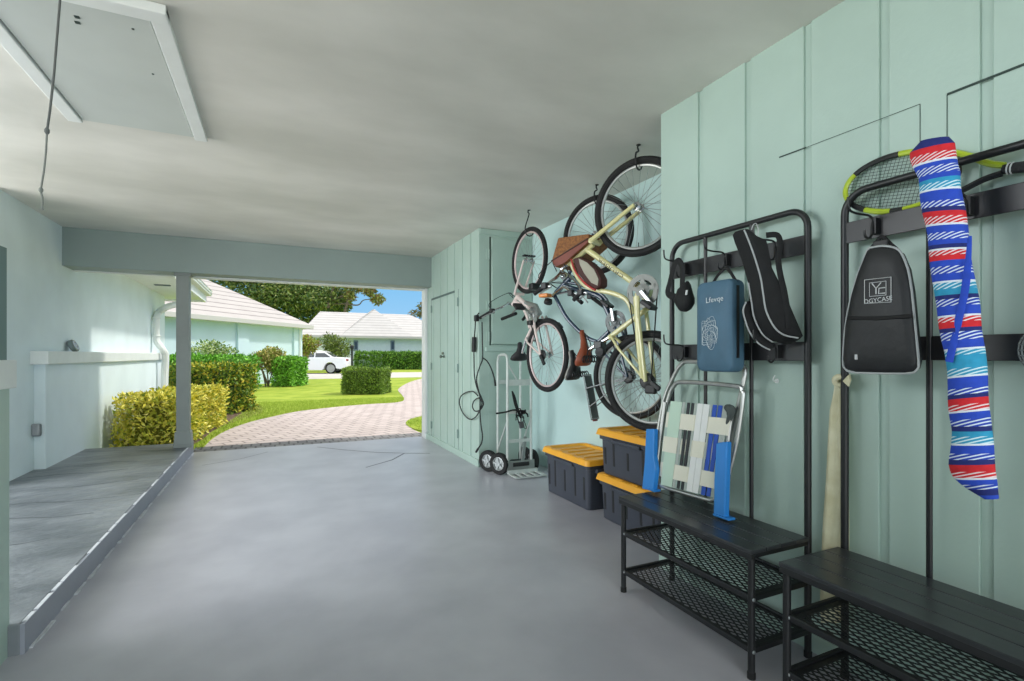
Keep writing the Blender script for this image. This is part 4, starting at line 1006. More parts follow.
# pale cloth knotted to the near rack's far pole
cl = thing('cloth_bag', 'pale cream cloth sack knotted to the pole and hanging between both racks', 'cloth', tuple(onX(838, 600, 1.865)))
rings = []
CE = [(374, 837, 850), (380, 833, 851), (385, 835, 846), (392, 834, 844), (410, 830, 846), (440, 828, 847), (480, 826, 848), (520, 823, 849), (560, 821, 849), (600, 820, 849), (622, 821, 848)]
for i, (v, ul, ur) in enumerate(CE):
    a, b = onX(ul, v, 1.868), onX(ur, v, 1.868); c = (a + b) / 2; h_ = (a - b) / 2
    rg = []
    for k in range(24):
        t = 2 * PI * k / 24; fold = .0045 * math.cos(t * 5 + i * .25) if i > 2 else 0
        rg.append(c + h_ * math.cos(t) + Vector((-(.016 + fold) * math.sin(t), 0, 0)))
    rings.append(rg)
M_cloth = mat('cream_cloth', (206, 200, 164), .9, rgb2=(222, 218, 188), vscale=14, bump=.2, bscale=60)
obj('sack', MB().loft(rings), M_cloth, cl, angle=70)
kc = onX(842, 381, 1.85)
obj('knot_end', MB().prism([onX(u, v, 1.838) for u, v in ((844, 381), (850, 374.5), (852, 380), (850, 387))], Vector((-.012, 0, 0))), M_cloth, cl, bevel=.004)
obj('knot', MB().ring(kc + Vector((-.01, 0, 0)), (1, .4, .3), .016, .011, 20, 8), M_cloth, cl)
# grey mesh pouch at the right end
gp = onX(1056, 350, 1.79)
gm = thing('mesh_pouch', 'grey mesh pouch at the right edge hung on the lower rail', 'pouch', (gp.x, gp.y, gp.z - .075))
mb = MB(); R_ = .072
for k in range(10):
    a = PI * k / 10; mb.tube([gp + Vector((R_ * .5 * math.cos(a) * math.cos(t), R_ * math.sin(a) * math.cos(t), R_ * math.sin(t))) for t in [2 * PI * j / 28 for j in range(28)]], .0016, 4, True)
for k in range(1, 10):
    z = -R_ + 2 * R_ * k / 10; q = math.sqrt(R_ * R_ - z * z); mb.tube([gp + Vector((q * .5 * math.cos(t), q * math.sin(t), z)) for t in [2 * PI * j / 28 for j in range(28)]], .0016, 4, True)
obj('net', mb, mat('grey_net', (120, 126, 126), .7), gm); obj('cord', MB().tube([gp + Vector((0, 0, R_)), gp + Vector((.01, 0, R_ + .03))], .003, 6), M_nylon, gm)
# tiny hook on the siding
hp = onX(777, 381, WX - .009)
wh = thing('wall_hook', 'tiny white screw hook in the siding behind the first rack', 'hook', tuple(hp))
obj('hook', MB().tube(spline([hp, hp + Vector((-.02, 0, 0)), hp + Vector((-.028, -.004, .012)), hp + Vector((-.024, -.01, .024))], 4), .0025, 6), M_trim, wh)
obj('plate', MB().disc(hp, (-1, 0, 0), [(.010, 0), (.010, .003), (.004, .004)], 12), M_trim, wh)

# ================================================================== STORAGE TOTES
M_tote = mat('slate_plastic', (62, 66, 76), .45, var=.06, vscale=8, spec=.4); M_lid = mat('amber_lid', (236, 168, 44), .42, var=.05, vscale=6)
def tote(label, x0, x1, y0, y1, z0, h, group):
    r = thing('storage_tote', label, 'storage bin', ((x0 + x1) / 2, (y0 + y1) / 2, z0), 0, group)
    zl = z0 + h - .042; ins, tp = .018, .034
    lo = lambda i: (x0 + i, y0 + i, x1 - i, y1 - i)
    def rr(i, z, rad=.035, n=5):
        a, b, c, d = lo(i); out = []
        for (cx_, cy_, a0) in ((c - rad, d - rad, 0), (a + rad, d - rad, PI / 2), (a + rad, b + rad, PI), (c - rad, b + rad, 3 * PI / 2)):
            for k in range(n): t = a0 + PI / 2 * k / (n - 1); out.append((cx_ + rad * math.cos(t), cy_ + rad * math.sin(t), z))
        return out
    mb = MB().loft([rr(tp + .006, z0), rr(tp, z0 + .008), rr(ins + .008, zl - .035), rr(ins - .006, zl - .03), rr(ins - .006, zl)])
    obj('body', mb, M_tote, r, angle=30)
    H_ = zl - .045 - z0
    for fx in (.12, .30, .52, .74, .88):
        yy = y0 + (y1 - y0) * fx; zt2 = z0 + H_ * (.82 if fx in (.12, .52, .88) else 1.0); zb2 = z0 + .07
        f = lambda z: x0 + tp + (ins + .008 - tp) * (z - z0) / (zl - .035 - z0) - .002
        mb = MB().add([(f(zb2), yy - .011, zb2), (f(zb2), yy + .011, zb2), (f(zt2), yy + .011, zt2), (f(zt2), yy - .011, zt2), (f(zb2) + .01, yy - .011, zb2), (f(zb2) + .01, yy + .011, zb2), (f(zt2) + .01, yy + .011, zt2), (f(zt2) + .01, yy - .011, zt2)],
                      [(0, 1, 2, 3), (4, 7, 6, 5), (0, 4, 5, 1), (1, 5, 6, 2), (2, 6, 7, 3), (3, 7, 4, 0)])
        obj('side_rib', mb, M_blackplastic, r, bevel=.002)
    mb = MB().box((x0 + .2 * (x1 - x0), y0 - .006, zl - .06), (x0 + .8 * (x1 - x0), y0 + .03, zl - .028)); obj('handle', mb, M_tote, r, bevel=.006)
    mb = MB().box((x0 - .004, y0 + .3 * (y1 - y0), zl - .04), (x0 + .03, y0 + .72 * (y1 - y0), zl - .015)); obj('handle', mb, M_tote, r, bevel=.006)
    zt2 = z0 + h
    mb = MB().loft([rr(-.006, zl), rr(-.004, zl + .008), rr(.004, zt2 - .006), rr(.012, zt2), rr(.045, zt2), rr(.055, zt2 - .014), rr(.15, zt2 - .014)])
    lid = obj('lid', mb, M_lid, r, angle=30)
    for fx in (.15, .38, .62, .85):
        for xx in (x0 + .028, x1 - .028):
            mb = MB().box((xx - .012, y0 + (y1 - y0) * fx - .035, zt2 - .004), (xx + .012, y0 + (y1 - y0) * fx + .035, zt2 + .004)); obj('lid_tab', mb, M_lid, lid, bevel=.003)
    for k in range(4):
        yy = y0 + (y1 - y0) * (.25 + .17 * k); mb = MB().box((x0 + .09, yy - .012, zt2 - .018), (x1 - .09, yy + .012, zt2 - .006)); obj('lid_ridge', mb, M_lid, lid, bevel=.004)
    return r
tote('slate storage tote with amber lid standing alone in front of the alcove wall', 2.055, 2.485, 3.11, 3.80, 0.0, .378, 'amber lidded storage totes')
tote('lower slate tote with amber lid under the other tote behind the bench', 2.065, 2.49, 2.36, 3.02, 0.0, .315, 'amber lidded storage totes')
tote('slate tote with amber lid stacked on top of the lower tote', 2.065, 2.49, 2.33, 3.02, .318, .315, 'amber lidded storage totes')

# ================================================================== HAND TRUCK
YF, YR_ = 4.40, 4.66
M_ht = mat('cast_aluminium', (204, 210, 206), .42, .35, var=.06, vscale=20)
def yf_(u, v): return onY(u, v, YF)
def yr__(u, v): return onY(u, v, YR_)
xl, xr = yf_(507.5, 460).x, yf_(531, 460).x
xw = xr - xl
ht = thing('hand_truck', 'silver folding hand truck leaning beside the closet in the alcove', 'hand truck', ((xl + xr) / 2, YF, 0))
xl2 = yr__(497.8, 430).x; xr2 = xl2 + xw
TZ = 1.14
for xx, yy, nm in ((xl, YF, 'rail'), (xr, YF, 'rail'), (xl2, YR_, 'rail'), (xr2, YR_, 'rail')):
    obj('rail', MB().tube([(xx, yy, .09), (xx, yy, TZ - .05)], .0135, 10), M_ht, ht)
for xx, xx2 in ((xl, xl2), (xr, xr2)):
    P = spline([(xx, YF, TZ - .06), (xx, YF + .01, TZ - .01), (xx + (xx2 - xx) * .3, YF + .06, TZ + .012), (xx + (xx2 - xx) * .75, YR_ - .05, TZ + .005), (xx2, YR_, TZ - .06)], 5)
    obj('handle', MB().tube(P, .0135, 10), M_ht, ht)
P = spline([(xl, YF + .01, TZ - .01), (xl + xw * .12, YF + .05, TZ - .08), (xl + xw * .55, YF + .10, .92), (xl + xw * .7, YF + .12, .86)], 5); obj('fold_strut', MB().tube(P, .009, 8), M_ht, ht)
for zz, hh in ((.885, .03), (.60, .014), (.325, .016)):
    obj('crossbar', MB().box((xl, YF - .008, zz - hh), (xr, YF + .012, zz + hh)), M_ht, ht, bevel=.003)
obj('crossbar', MB().box((xl2, YR_ - .008, .86), (xr2, YR_ + .01, .90)), M_ht, ht, bevel=.003)
for xx in (xl, xr): obj('side_brace', MB().tube([(xx + (xl2 - xl) * 1.0, YR_, .2), (xx + .012, YF + .03, .52)], .008, 8), M_ht, ht)
obj('base_frame', MB().box((xl - .012, YF - .02, .045), (xr + .03, YF + .012, .135)), mat('base_steel', (150, 154, 150), .4, .7), ht, bevel=.004)
mb = MB(); x0, x1 = xl - .005, xr + .06
mb.box((x0, YF - .21, .012), (x1, YF - .19, .022)); mb.box((x0, YF - .03, .012), (x1, YF, .05))
for k in range(5):
    xx = x0 + (x1 - x0 - .03) * k / 4; mb.box((xx, YF - .2, .011), (xx + .032, YF - .01, .021))
obj('toe_plate', mb, M_ht, ht, bevel=.002)
obj('axle', MB().tube([(xl - .04, YF + .06, .105), (xr + .06, YF + .06, .105)], .012, 10), M_ht, ht)
obj('roller', MB().tube([(xl + .05, YF + .02, .10), (xr - .03, YF + .02, .10)], .045, 16), M_blackplastic, ht)
obj('foot_pedal', MB().bar((xl + .62 * xw, YF - .01, .12), (xl + .75 * xw, YF + .0, .36), .035, .012, (0, 1, 0)), mat('pedal_grey', (140, 146, 144), .45, .5), ht, bevel=.004)
def truck_wheel(c, ax, R):
    w = obj('wheel', MB().disc(c, ax, [(R * .62, -.024), (R * .95, -.026), (R, -.014), (R, .014), (R * .95, .026), (R * .62, .024)], 28, cap=False), M_rubber, ht)
    m2 = MB().disc(c, ax, [(R * .64, -.018), (R * .64, .018), (R * .55, .02), (R * .5, .008), (R * .22, .008), (R * .2, .026), (.0, .026)], 20)
    a = Vector(ax).normalized(); b = a.orthogonal(); d = a.cross(b)
    for k in range(5):
        t = 2 * PI * k / 5; q = b * math.cos(t) + d * math.sin(t); m2.bar(Vector(c) + a * .014 + q * .015, Vector(c) + a * .014 + q * R * .6, .018, .014, a)
    obj('wheel_hub', m2, mat('hub_grey', (170, 174, 174), .4, .5), w)
wa = Vector((-.86, -.5, 0)).normalized()
c1 = onY(499.5, 461.5, YF + .07); c1.z = .105
truck_wheel(c1, wa, .105)
c2 = onY(488.5, 457, YR_ - .02); c2.z = .105; truck_wheel(c2, wa, .105)
truck_wheel(Vector((xr + .06, YF + .09, .105)), (-1, 0, 0), .105); truck_wheel(Vector((xr2 + .04, YR_ - .02, .105)), (-1, 0, 0), .105)
# bungee strap wound on the truck
bs = thing('tie_strap', 'black tie down strap wound round the hand truck crossbar', 'strap', tuple(yf_(517, 430)))
obj('webbing', MB().tube(spline([onY(u, v, YF - .03) for u, v in ((512, 391), (514, 397), (516, 405), (518.5, 412), (521, 418))], 4), [.006, .009, .012, .014, .016, .017, .018, .018, .018, .017, .016, .015, .014, .013, .012, .011, .011], 8, flat=.4), M_nylon, bs)
obj('webbing', MB().tube(spline([onY(u, v, YF - .025) for u, v in ((496, 413.5), (506, 412), (515, 410), (526, 413), (528, 417))], 4), .008, 8, flat=.5), M_nylon, bs)
_r.seed(9)
for k in range(5):
    pts = [onY(517.5 + _r.uniform(-3, 9), 410 + _r.uniform(0, 18), YF - .04 + _r.uniform(-.01, .012)) for _ in range(5)]
    obj('loose_loop', MB().tube(spline(pts, 5), .0055, 6, flat=.6), M_nylon, bs)
obj('ratchet', MB().obox(onY(521.5, 425, YF - .045), (1, 0, .2), (0, 1, 0), (-.2, 0, 1), .022, .015, .03), mat('ratchet_metal', (90, 90, 94), .4, .6), bs, bevel=.004)

# power cord hung at the closet corner
M_cable = mat('black_cable', (22, 23, 25), .55)
pcx = 1.872
def px_(u, v, dx=0): return onX(u, v, pcx + dx)
pw = thing('charger_cable', 'black charger cable looped down the closet corner with an inline box', 'cable', tuple(px_(476, 452)))
P = [(479, 313), (476, 318), (475, 330), (474, 342), (474, 360), (474.5, 376), (477, 388), (481.5, 398), (483.5, 404), (480, 410), (475, 411), (472.5, 406.5), (474, 401), (479, 398), (482, 403), (479, 412), (474.5, 418), (469, 419), (463, 413), (459.5, 404), (460.5, 397), (466, 392.5), (473, 391.5), (478, 396)]
P = [(u, v) for u, v in P]
obj('cable', MB().tube(spline([px_(u, v, -.006 * (i % 3)) for i, (u, v) in enumerate(P)], 5), .0065, 8), M_cable, pw)
P = [(482, 322), (482.3, 340), (482.6, 358), (480, 366), (476.5, 378), (478, 388), (480, 398), (480, 412), (481, 425), (482.5, 436), (481.5, 443), (478.5, 448), (476, 452)]
obj('cable', MB().tube(spline([px_(u, v, -.012) for u, v in P], 5), [.0065] * 48 + [.0075] * 8 + [.011] * 5, 8), M_cable, pw)
P = [(483, 358, 4.84), (487, 361, 4.82), (491, 368, 4.81), (494, 377, 4.80), (495.5, 386, 4.80)]
obj('cable', MB().tube(spline([onY(u, v, y_) for u, v, y_ in P], 5), [.0065] * 13 + [.0075] * 4 + [.010] * 4, 8), M_cable, pw)
a, b = px_(474, 337, -.008), px_(473.6, 352, -.008); obj('inline_box', MB().obox((a + b) / 2, (0, 1, 0), (1, 0, 0), (b - a), .028, .016, (b - a).length / 2), M_blackplastic, pw, bevel=.008, seg=3)
a = px_(476.5, 318, -.004); obj('wall_plug', MB().box((a.x - .02, a.y - .03, a.z - .035), (a.x + .02, a.y + .03, a.z + .03)), M_blackplastic, pw, bevel=.008)

# ================================================================== BICYCLES HANGING FROM CEILING HOOKS
ZV = Vector((0, 0, 1))
class Bike:
    def __init__(s, label, P, phi, base, name='bicycle'):
        s.e1 = Vector((-math.sin(phi), math.cos(phi), 0)); s.n = Vector((-math.cos(phi), -math.sin(phi), 0)); s.P = Vector(P)
        s.root = thing(name, label, 'bicycle', (0, 0, 0), PI / 2 + phi, 'bicycles hung from ceiling hooks')
        b = s.k(*base); s.root.location = (b.x, b.y, b.z); bpy.context.view_layer.update()
    def k(s, u, v, off=0.0): return onP(u, v, s.P, s.n) + s.n * off      # point in the bike's own plane, then off along the axle
    def K(s, pix, off=0.0): return [s.k(u, v, off) for u, v in pix]
    def o(s, name, mb, m, parent=None, **k): return obj(name, mb, m, parent or s.root, **k)
    def wheel(s, c, R, tr_, rim, axis=None, spokes=28, name='wheel', tire=M_rubber):
        ax = Vector(axis or s.n).normalized()
        w = s.o(name, MB().ring(c, ax, R - tr_, tr_, 64, 10), tire)
        m2 = MB().ring(c, ax, R - 2 * tr_ - .006, .010, 64, 8, flat=1.0); s.o('rim', m2, rim, w)
        a = ax.orthogonal().normalized(); b = ax.cross(a); m2 = MB(); Rr = R - 2 * tr_ - .006
        for i in range(spokes):
            t = 2 * PI * i / spokes; t2 = t + (.35 if i % 2 else -.35); sg = 1 if (i // 2) % 2 else -1
            m2.tube([c + ax * .028 * sg + (a * math.cos(t2) + b * math.sin(t2)) * .022, c + (a * math.cos(t) + b * math.sin(t)) * Rr], .0014, 4, cap=False)
        s.o('spokes', m2, M_spoke, w)
        s.o('hub', MB().disc(c, ax, [(.008, -.055), (.012, -.05), (.012, -.034), (.026, -.03), (.026, -.026), (.014, -.022), (.014, .022), (.026, .026), (.026, .03), (.012, .034), (.012, .05), (.008, .055)], 16), M_chrome, w)
        s.o('valve', MB().tube([c + ZV * -Rr, c + ZV * -(Rr - .035)], .003, 5), M_black, w)
        return w
    def saddle(s, nose, rear, m, lift=.045, hw=.085, springs=True, cover=None):
        """nose / rear: pixels along the saddle's spine"""
        A_, B_ = s.k(*nose), s.k(*rear); d = B_ - A_; L = d.length; d.normalize(); up = s.e1 - d * s.e1.dot(d); up.normalize()
        rings = []
        for t, w, th, rise in ((0, .012, .012, .0), (.06, .022, .018, .004), (.3, .026, .024, -.004), (.5, .040, .032, -.008), (.72, .078, .045, -.002), (.88, .085, .05, .010), (.97, .075, .042, .016), (1.0, .05, .02, .016)):
            c = A_ + d * L * t + up * rise; k_ = hw / .085; rg = []
            for j in range(16):
                a = 2 * PI * j / 16; sn_ = math.sin(a); rg.append(c + s.n * w * k_ * math.cos(a) + up * (th * .45 * sn_ if sn_ > 0 else th * 1.0 * sn_))
            rings.append(rg)
        sd = s.o('saddle', MB().loft(rings), m, angle=60)
        if cover:
            cc = [sum(r, Vector()) / 16 for r in rings]
            s.o('saddle_cover', MB().loft([[c + (p - c) * .97 + up * .016 for p in r] for c, r in zip(cc, rings)]), cover, sd, angle=60)
        if springs:
            for sg in (1, -1):
                m2 = MB(); c0 = A_ + d * L * .82 - up * .03 + s.n * .045 * sg
                m2.tube([c0 - up * (.07 * i / 40) + (d * math.cos(i * PI / 5) + s.n * math.sin(i * PI / 5)) * .022 for i in range(41)], .0042, 5); s.o('saddle_spring', m2, M_black, sd)
                s.o('saddle_rail', MB().tube(spline([A_ + d * L * .1 - up * .02, A_ + d * L * .35 - up * .045 + s.n * .02 * sg, A_ + d * L * .6 - up * .05 + s.n * .022 * sg, A_ + d * L * .85 - up * .04 + s.n * .04 * sg], 4), .0035, 6), M_black, sd)
        return A_ + d * L * .55 - up * .05
    def crank(s, bb, pedal_px, R, ring_mat, off=.055, arm=True):
        c = bb + s.n * off
        m2 = MB().ring(c, s.n, R - .008, .006, 48, 6, flat=.5); m2.ring(c, s.n, R * .70, .008, 40, 6, flat=.5)
        for i in range(5):
            t = 2 * PI * i / 5 + .3; q = s.e1 * math.cos(t) + ZV * math.sin(t); m2.bar(c + q * .01, c + q * (R - .01), .026, .006, s.n)
        m2.disc(c, s.n, [(R * .66, -.003), (R * .66, .003), (R * .97, .003), (R * .97, -.003)], 40, cap=False); m2.disc(c, s.n, [(R * .42, -.004), (R * .42, .004), (.018, .008), (.018, .016), (0, .016)], 24)
        cr = s.o('chainring', m2, ring_mat, angle=30)
        d = (s.k(*pedal_px) - bb); d.normalize(); L = .125
        for sg, o_ in ((1, off + .03), (-1, -.08)):
            tip = bb + s.n * o_ + d * L * sg
            ca = s.o('crank_arm', MB().bar(bb + s.n * o_, tip, .024, .014, s.n), M_alu, bevel=.004)
            pd = MB().obox(tip + s.n * (.055 if sg > 0 else -.055), s.n, s.e1 * .8 + ZV * .6, ZV * .8 - s.e1 * .6, .045, .04, .013)
            s.o('pedal', pd, M_blackplastic, ca, bevel=.006)
    def fork(s, hub, crown, m, r=.012, half=.056):
        for sg in (1, -1): s.o('fork_leg', MB().tube([hub + s.n * half * sg, crown + s.n * half * sg * .85], [r * .75, r], 8), m)
        s.o('fork_crown', MB().tube([crown + s.n * half * .95, crown - s.n * half * .95], r * 1.15, 8), m)
    def stays(s, a, hub, m, r=.009, half=.055, name='chain_stay', ha=.03):
        for sg in (1, -1): s.o(name, MB().tube([a + s.n * ha * sg, a.lerp(hub, .3) + s.n * half * sg, hub + s.n * half * sg], r, 8), m)
    def kp(s, u, v, off): return onP(u, v, s.P + s.n * off, s.n)          # photo pixel on a plane parallel to the bike
    def bar2(s, pix, offs, gp_, goff, m):
        near = [s.kp(u, v, o) for (u, v), o in zip(pix, offs)]; g_ = [s.kp(*gp_[0], offs[-1]), s.kp(*gp_[1], goff)]
        mir = lambda p: p - s.n * 2 * (p - s.P).dot(s.n)
        for f in (lambda p: p, mir):
            s.o('handlebar', MB().tube(spline([f(p) for p in near], 5), .011, 8), m)
            q = [f(p) for p in g_]; s.o('grip', MB().tube([q[0], q[0].lerp(q[1], .2), q[1]], [.012, .016, .015], 10), M_rubber)
            s.o('brake_lever', MB().tube(spline([q[0], q[0] - s.e1 * .05 - ZV * .01, q[0].lerp(q[1], .6) - s.e1 * .055, q[1] - s.e1 * .05], 4), .006, 6), M_alu)
            s.o('shifter', MB().obox(q[0], s.e1, s.n, ZV, .022, .022, .022), M_blackplastic, bevel=.006)
            s.o('brake_cable', MB().tube(spline([q[0], q[0] + ZV * .08 + s.e1 * .05, f(near[0]) + ZV * .10 + s.e1 * .02, f(near[0]) - s.e1 * .06 + ZV * .04], 5), .003, 5), M_cable)
    def bar(s, c, m, w=.29, fwd=.05, back=.16, rise=.06, grip=M_rubber, lever=True):
        for sg in (1, -1):
            P = spline([c, c + s.n * w * .35 * sg + s.e1 * rise * .3 + ZV * fwd, c + s.n * w * .75 * sg + s.e1 * rise + ZV * (fwd - back * .3), c + s.n * w * sg + s.e1 * rise - ZV * back * .7, c + s.n * w * 1.03 * sg + s.e1 * rise - ZV * back], 5)
            s.o('handlebar', MB().tube(P, .011, 8), m)
            g = s.o('grip', MB().tube([P[-7], P[-4], P[-1], P[-1] + (P[-1] - P[-3]).normalized() * .05], .016, 10), grip)
            if lever:
                q = P[-9]; s.o('brake_lever', MB().tube(spline([q, q - s.e1 * .03 + ZV * .01, P[-5] - s.e1 * .045, P[-1] - s.e1 * .05], 4), .006, 6), M_alu)
                s.o('brake_cable', MB().tube(spline([q, q + ZV * .09 + s.e1 * .03, c + ZV * .13 + s.n * .05 * sg, c + ZV * .02 - s.e1 * .04], 5), .003, 5), M_cable)
def ceiling_hook(label, top, tz, n):
    top = Vector((top.x, top.y, CEIL)); r = thing('ceiling_hook', label, 'hook', tuple(top), 0, 'black ceiling hooks holding bicycles')
    nn = Vector((n.x, n.y, 0)).normalized()
    P = [top, top + nn * .012 - ZV * .02, top + nn * .0 - ZV * .04, Vector((top.x, top.y, tz + .015)) + nn * .034, Vector((top.x, top.y, tz - .03)) + nn * .040, Vector((top.x, top.y, tz - .066)) + nn * .026, Vector((top.x, top.y, tz - .078)), Vector((top.x, top.y, tz - .066)) - nn * .032, Vector((top.x, top.y, tz - .045)) - nn * .044]
    obj('hook', MB().tube(spline(P, 5), .0055, 8), M_black, r); obj('screw_flange', MB().disc(top, (0, 0, -1), [(.014, 0), (.014, .004), (.006, .008)], 14), M_black, r)

# ---- cream cruiser, nearest
M_cream = mat('cream_enamel', (214, 208, 152), .35, coat=.3, var=.04); M_rimal = mat('rim_alloy', (186, 188, 186), .35, .7)
PH = math.radians(25)
A = Bike('cream cruiser bicycle with brown basket, hung nearest the siding corner', (2.04, 2.525, 0), PH, (646, 429))
hF, hR = A.k(638.5, 207), A.k(650, 381)
A.wheel(hF, .310, .024, M_rimal, name='front_wheel'); A.wheel(hR, .310, .024, M_rimal, name='rear_wheel')
cr = A.k(595, 242); A.fork(hF, cr, M_cream, .017, .058)
hd0, hd1 = A.k(593, 244), A.k(568, 264)
A.o('head_tube', MB().tube([hd0, hd1], .021, 12), M_cream)
BBp = A.k(647, 292)
dt = [A.k(586, 249), BBp]
A.o('down_tube', MB().tube(dt, .0195, 12), M_cream)
A.o('top_tube', MB().tube(spline(A.K([(571, 262), (577, 276), (586, 286), (597, 290), (612, 293), (624, 298), (630, 305), (633, 314)]), 5), .0155, 10), M_cream)
A.o('seat_tube', MB().tube(A.K([(652, 305), (609, 338)]), .0165, 10), M_cream); A.o('bottom_bracket', MB().tube([BBp - A.n * .04, BBp + A.n * .04], .024, 14), M_cream)
A.o('link_tube', MB().tube([BBp, A.k(651, 306)], .018, 10), M_cream)
A.stays(A.k(640, 294), hR, M_cream, .0125, .062, 'chain_stay', .045)
A.o('chain_cover', MB().tube([A.k(641, 297, .062), A.k(643, 340, .066), A.k(646, 378, .062)], [.022, .017, .010], 10, flat=.5, side=A.e1), M_cream); A.stays(A.k(612, 336), hR, M_cream, .0085, .058, 'seat_stay', .02)
sp = A.saddle((582, 330), (584, 366), mat('tan_leather', (136, 66, 40), .45, var=.08, vscale=20), hw=.09)
A.o('seat_post', MB().tube([A.k(610, 337), sp], .0125, 10), M_chrome)
A.crank(BBp, (661, 309), .105, mat('chain_guard_alloy', (120, 122, 118), .5, .5), .06)
cg = BBp + A.n * .06
dv = (hR - BBp); dv.normalize(); sdv = A.e1 - dv * A.e1.dot(dv); sdv.normalize()
for sg in (1, -1): A.o('chain', MB().tube([cg + sdv * .095 * sg, hR + A.n * .05 + sdv * .03 * sg], .0045, 5), M_black)
A.o('sprocket', MB().disc(hR + A.n * .045, A.n, [(.012, -.012), (.05, -.012), (.05, -.006), (.042, -.004), (.042, .002), (.034, .004), (.034, .01), (.012, .012)], 24), M_black)
A.o('derailleur', MB().bar(hR + A.n * .06 - sdv * .03, hR + A.n * .06 - sdv * .09 - ZV * .05, .03, .02, A.n), M_black, bevel=.006)
A.o('gear_body', MB().obox(hR + A.n * .05 - ZV * .045 - sdv * .03, A.e1, A.n, ZV, .035, .02, .03), M_black, bevel=.01)
stm = A.k(561, 271); A.o('stem', MB().tube([hd1, A.k(564, 267), stm], .013, 10), M_chrome)
A.bar2([(561, 271), (559, 275), (553, 280), (545, 286)], [0, .08, .16, .22], [(545, 286), (534, 294)], .24, M_chrome)
A.o('bell', MB().disc(A.k(566, 277, .03), A.n - ZV * .4, [(.026, -.012), (.026, .0), (.018, .014), (0, .02)], 18), M_chrome)
A.o('seat_clamp', MB().obox(A.k(600, 345, .0), A.e1, A.n, ZV, .03, .035, .025), M_black, bevel=.006)
A.o('rear_lamp', MB().disc(A.k(603, 352, .03), A.n, [(.03, -.02), (.034, 0), (.03, .02), (0, .026)], 16), M_blackplastic)
A.o('cable_bundle', MB().tube(spline(A.K([(560, 272), (556, 262), (560, 255), (568, 266), (572, 276), (566, 282)], .04), 5), .004, 6), M_cable)
bpx = [(562, 239), (593, 235), (592.5, 243), (569, 264), (559.5, 268.5), (555.5, 262)]
M_bask = mat('brown_wicker', (150, 98, 50), .7, rgb2=(112, 70, 38), vscale=60, bump=.4, bscale=120)
q = [A.k(u, v) for u, v in bpx]; mb = MB().prism([p + A.n * .05 for p in q], A.n * -.26); bk_ = A.o('basket', mb, M_bask, bevel=.008)
A.o('basket_band', MB().tube([A.k(556, 262, .055), A.k(574, 251, .055), A.k(592, 240, .055)], .005, 6), mat('dark_leather', (70, 42, 30), .6), bk_)
A.o('basket_flap', MB().prism([A.k(u, v, .05) for u, v in ((557, 262), (592, 241), (592, 244), (569, 264), (560, 268))], A.n * .006), mat('red_brown_leather', (118, 58, 44), .6, var=.1, vscale=30), bk_, bevel=.002)
fbx = [(576, 259.5), (583, 257.5), (592, 262), (599.5, 269), (604.5, 279), (604.5, 286), (599, 290.5), (589, 284), (581, 274)]
q = A.K(fbx); mb = MB().prism([p + A.n * .045 for p in q], A.n * -.09); fb = A.o('frame_bag', mb, mat('maroon_bag', (70, 36, 32), .7, var=.1), bevel=.012, seg=3)
A.o('bag_panel', MB().prism(A.K([(582.5, 259.5), (591, 263.5), (598, 270.5), (602.5, 280), (601.5, 286.5), (595, 283.5), (588, 274), (584, 266)], .047), A.n * .004), mat('grey_panel', (166, 162, 146), .75, var=.06), fb, bevel=.003)
A.o('bag_piping', MB().tube(spline(A.K([(575, 260), (578, 270), (584, 279), (591, 286), (599, 291)], .046), 4), .007, 6), mat('red_piping', (176, 50, 44), .6), fb)
td = (dt[0] - dt[1]).normalized(); tu = A.e1 - td * A.e1.dot(td); tu.normalize(); mid = A.k(612, 268.5, .0205)
A.o('lettering', text_mb('CRUISER', mid, td, tu, .021, width=.22), mat('dark_decal', (64, 62, 48), .5), fix=False)
for sg in (1, -1): A.o('tube_band', MB().ring(dt[1] + td * (.06 + .018 * sg), td, .0205, .003, 20, 6), mat('brown_band', (110, 84, 52), .5))
t_ = A.k(645, 143); tz = (hF + ZV * .310).z; ceiling_hook('black ceiling hook holding the cream bicycle wheel', hF, tz, A.n)

# ---- navy step-through behind it
M_navy = mat('navy_enamel', (34, 58, 82), .35, coat=.3)
B = Bike('navy step through bicycle with rear rack, hung behind the cream cruiser', (2.25, 3.21, 0), PH, (632, 419))
hF, hR = B.k(597, 235), B.k(631, 377)
B.wheel(hF, .308, .022, M_rimal, name='front_wheel'); B.wheel(hR, .312, .022, M_rimal, name='rear_wheel')
B.fork(hF, B.k(571, 277), M_navy, .012, .055); B.o('head_tube', MB().tube(B.K([(572, 276), (556, 293)]), .021, 12), M_navy)
BBq = B.k(619, 322)
B.o('down_tube', MB().tube(spline(B.K([(562, 285), (575, 289), (590, 293), (601, 298), (606, 308), (611, 318), (619, 322)]), 5), .019, 10), M_navy)
B.o('lower_tube', MB().tube(spline(B.K([(566, 282), (580, 285), (596, 291), (606, 299), (612, 312)]), 5), .012, 10), M_navy)
B.o('top_tube', MB().tube(spline(B.K([(555, 296), (560, 306), (567, 318), (577, 329), (588, 338), (598, 342)]), 5), .015, 10), M_navy)
B.o('seat_tube', MB().tube([BBq, B.k(596, 344)], .016, 10), M_navy)
B.stays(B.k(617, 324), hR, M_navy, .010, .06, 'chain_stay', .04); B.stays(B.k(598, 343), hR, M_navy, .008, .06, 'seat_stay', .02)
sp = B.saddle((572, 350), (574, 380), mat('black_saddle', (28, 28, 30), .55), hw=.09, cover=mat('grey_saddle', (146, 144, 138), .6, var=.05))
B.o('seat_post', MB().tube([B.k(596, 344), sp], .0125, 10), M_chrome)
B.crank(BBq, (613, 284), .085, mat('chainring_grey', (100, 104, 104), .5, .5), .055)
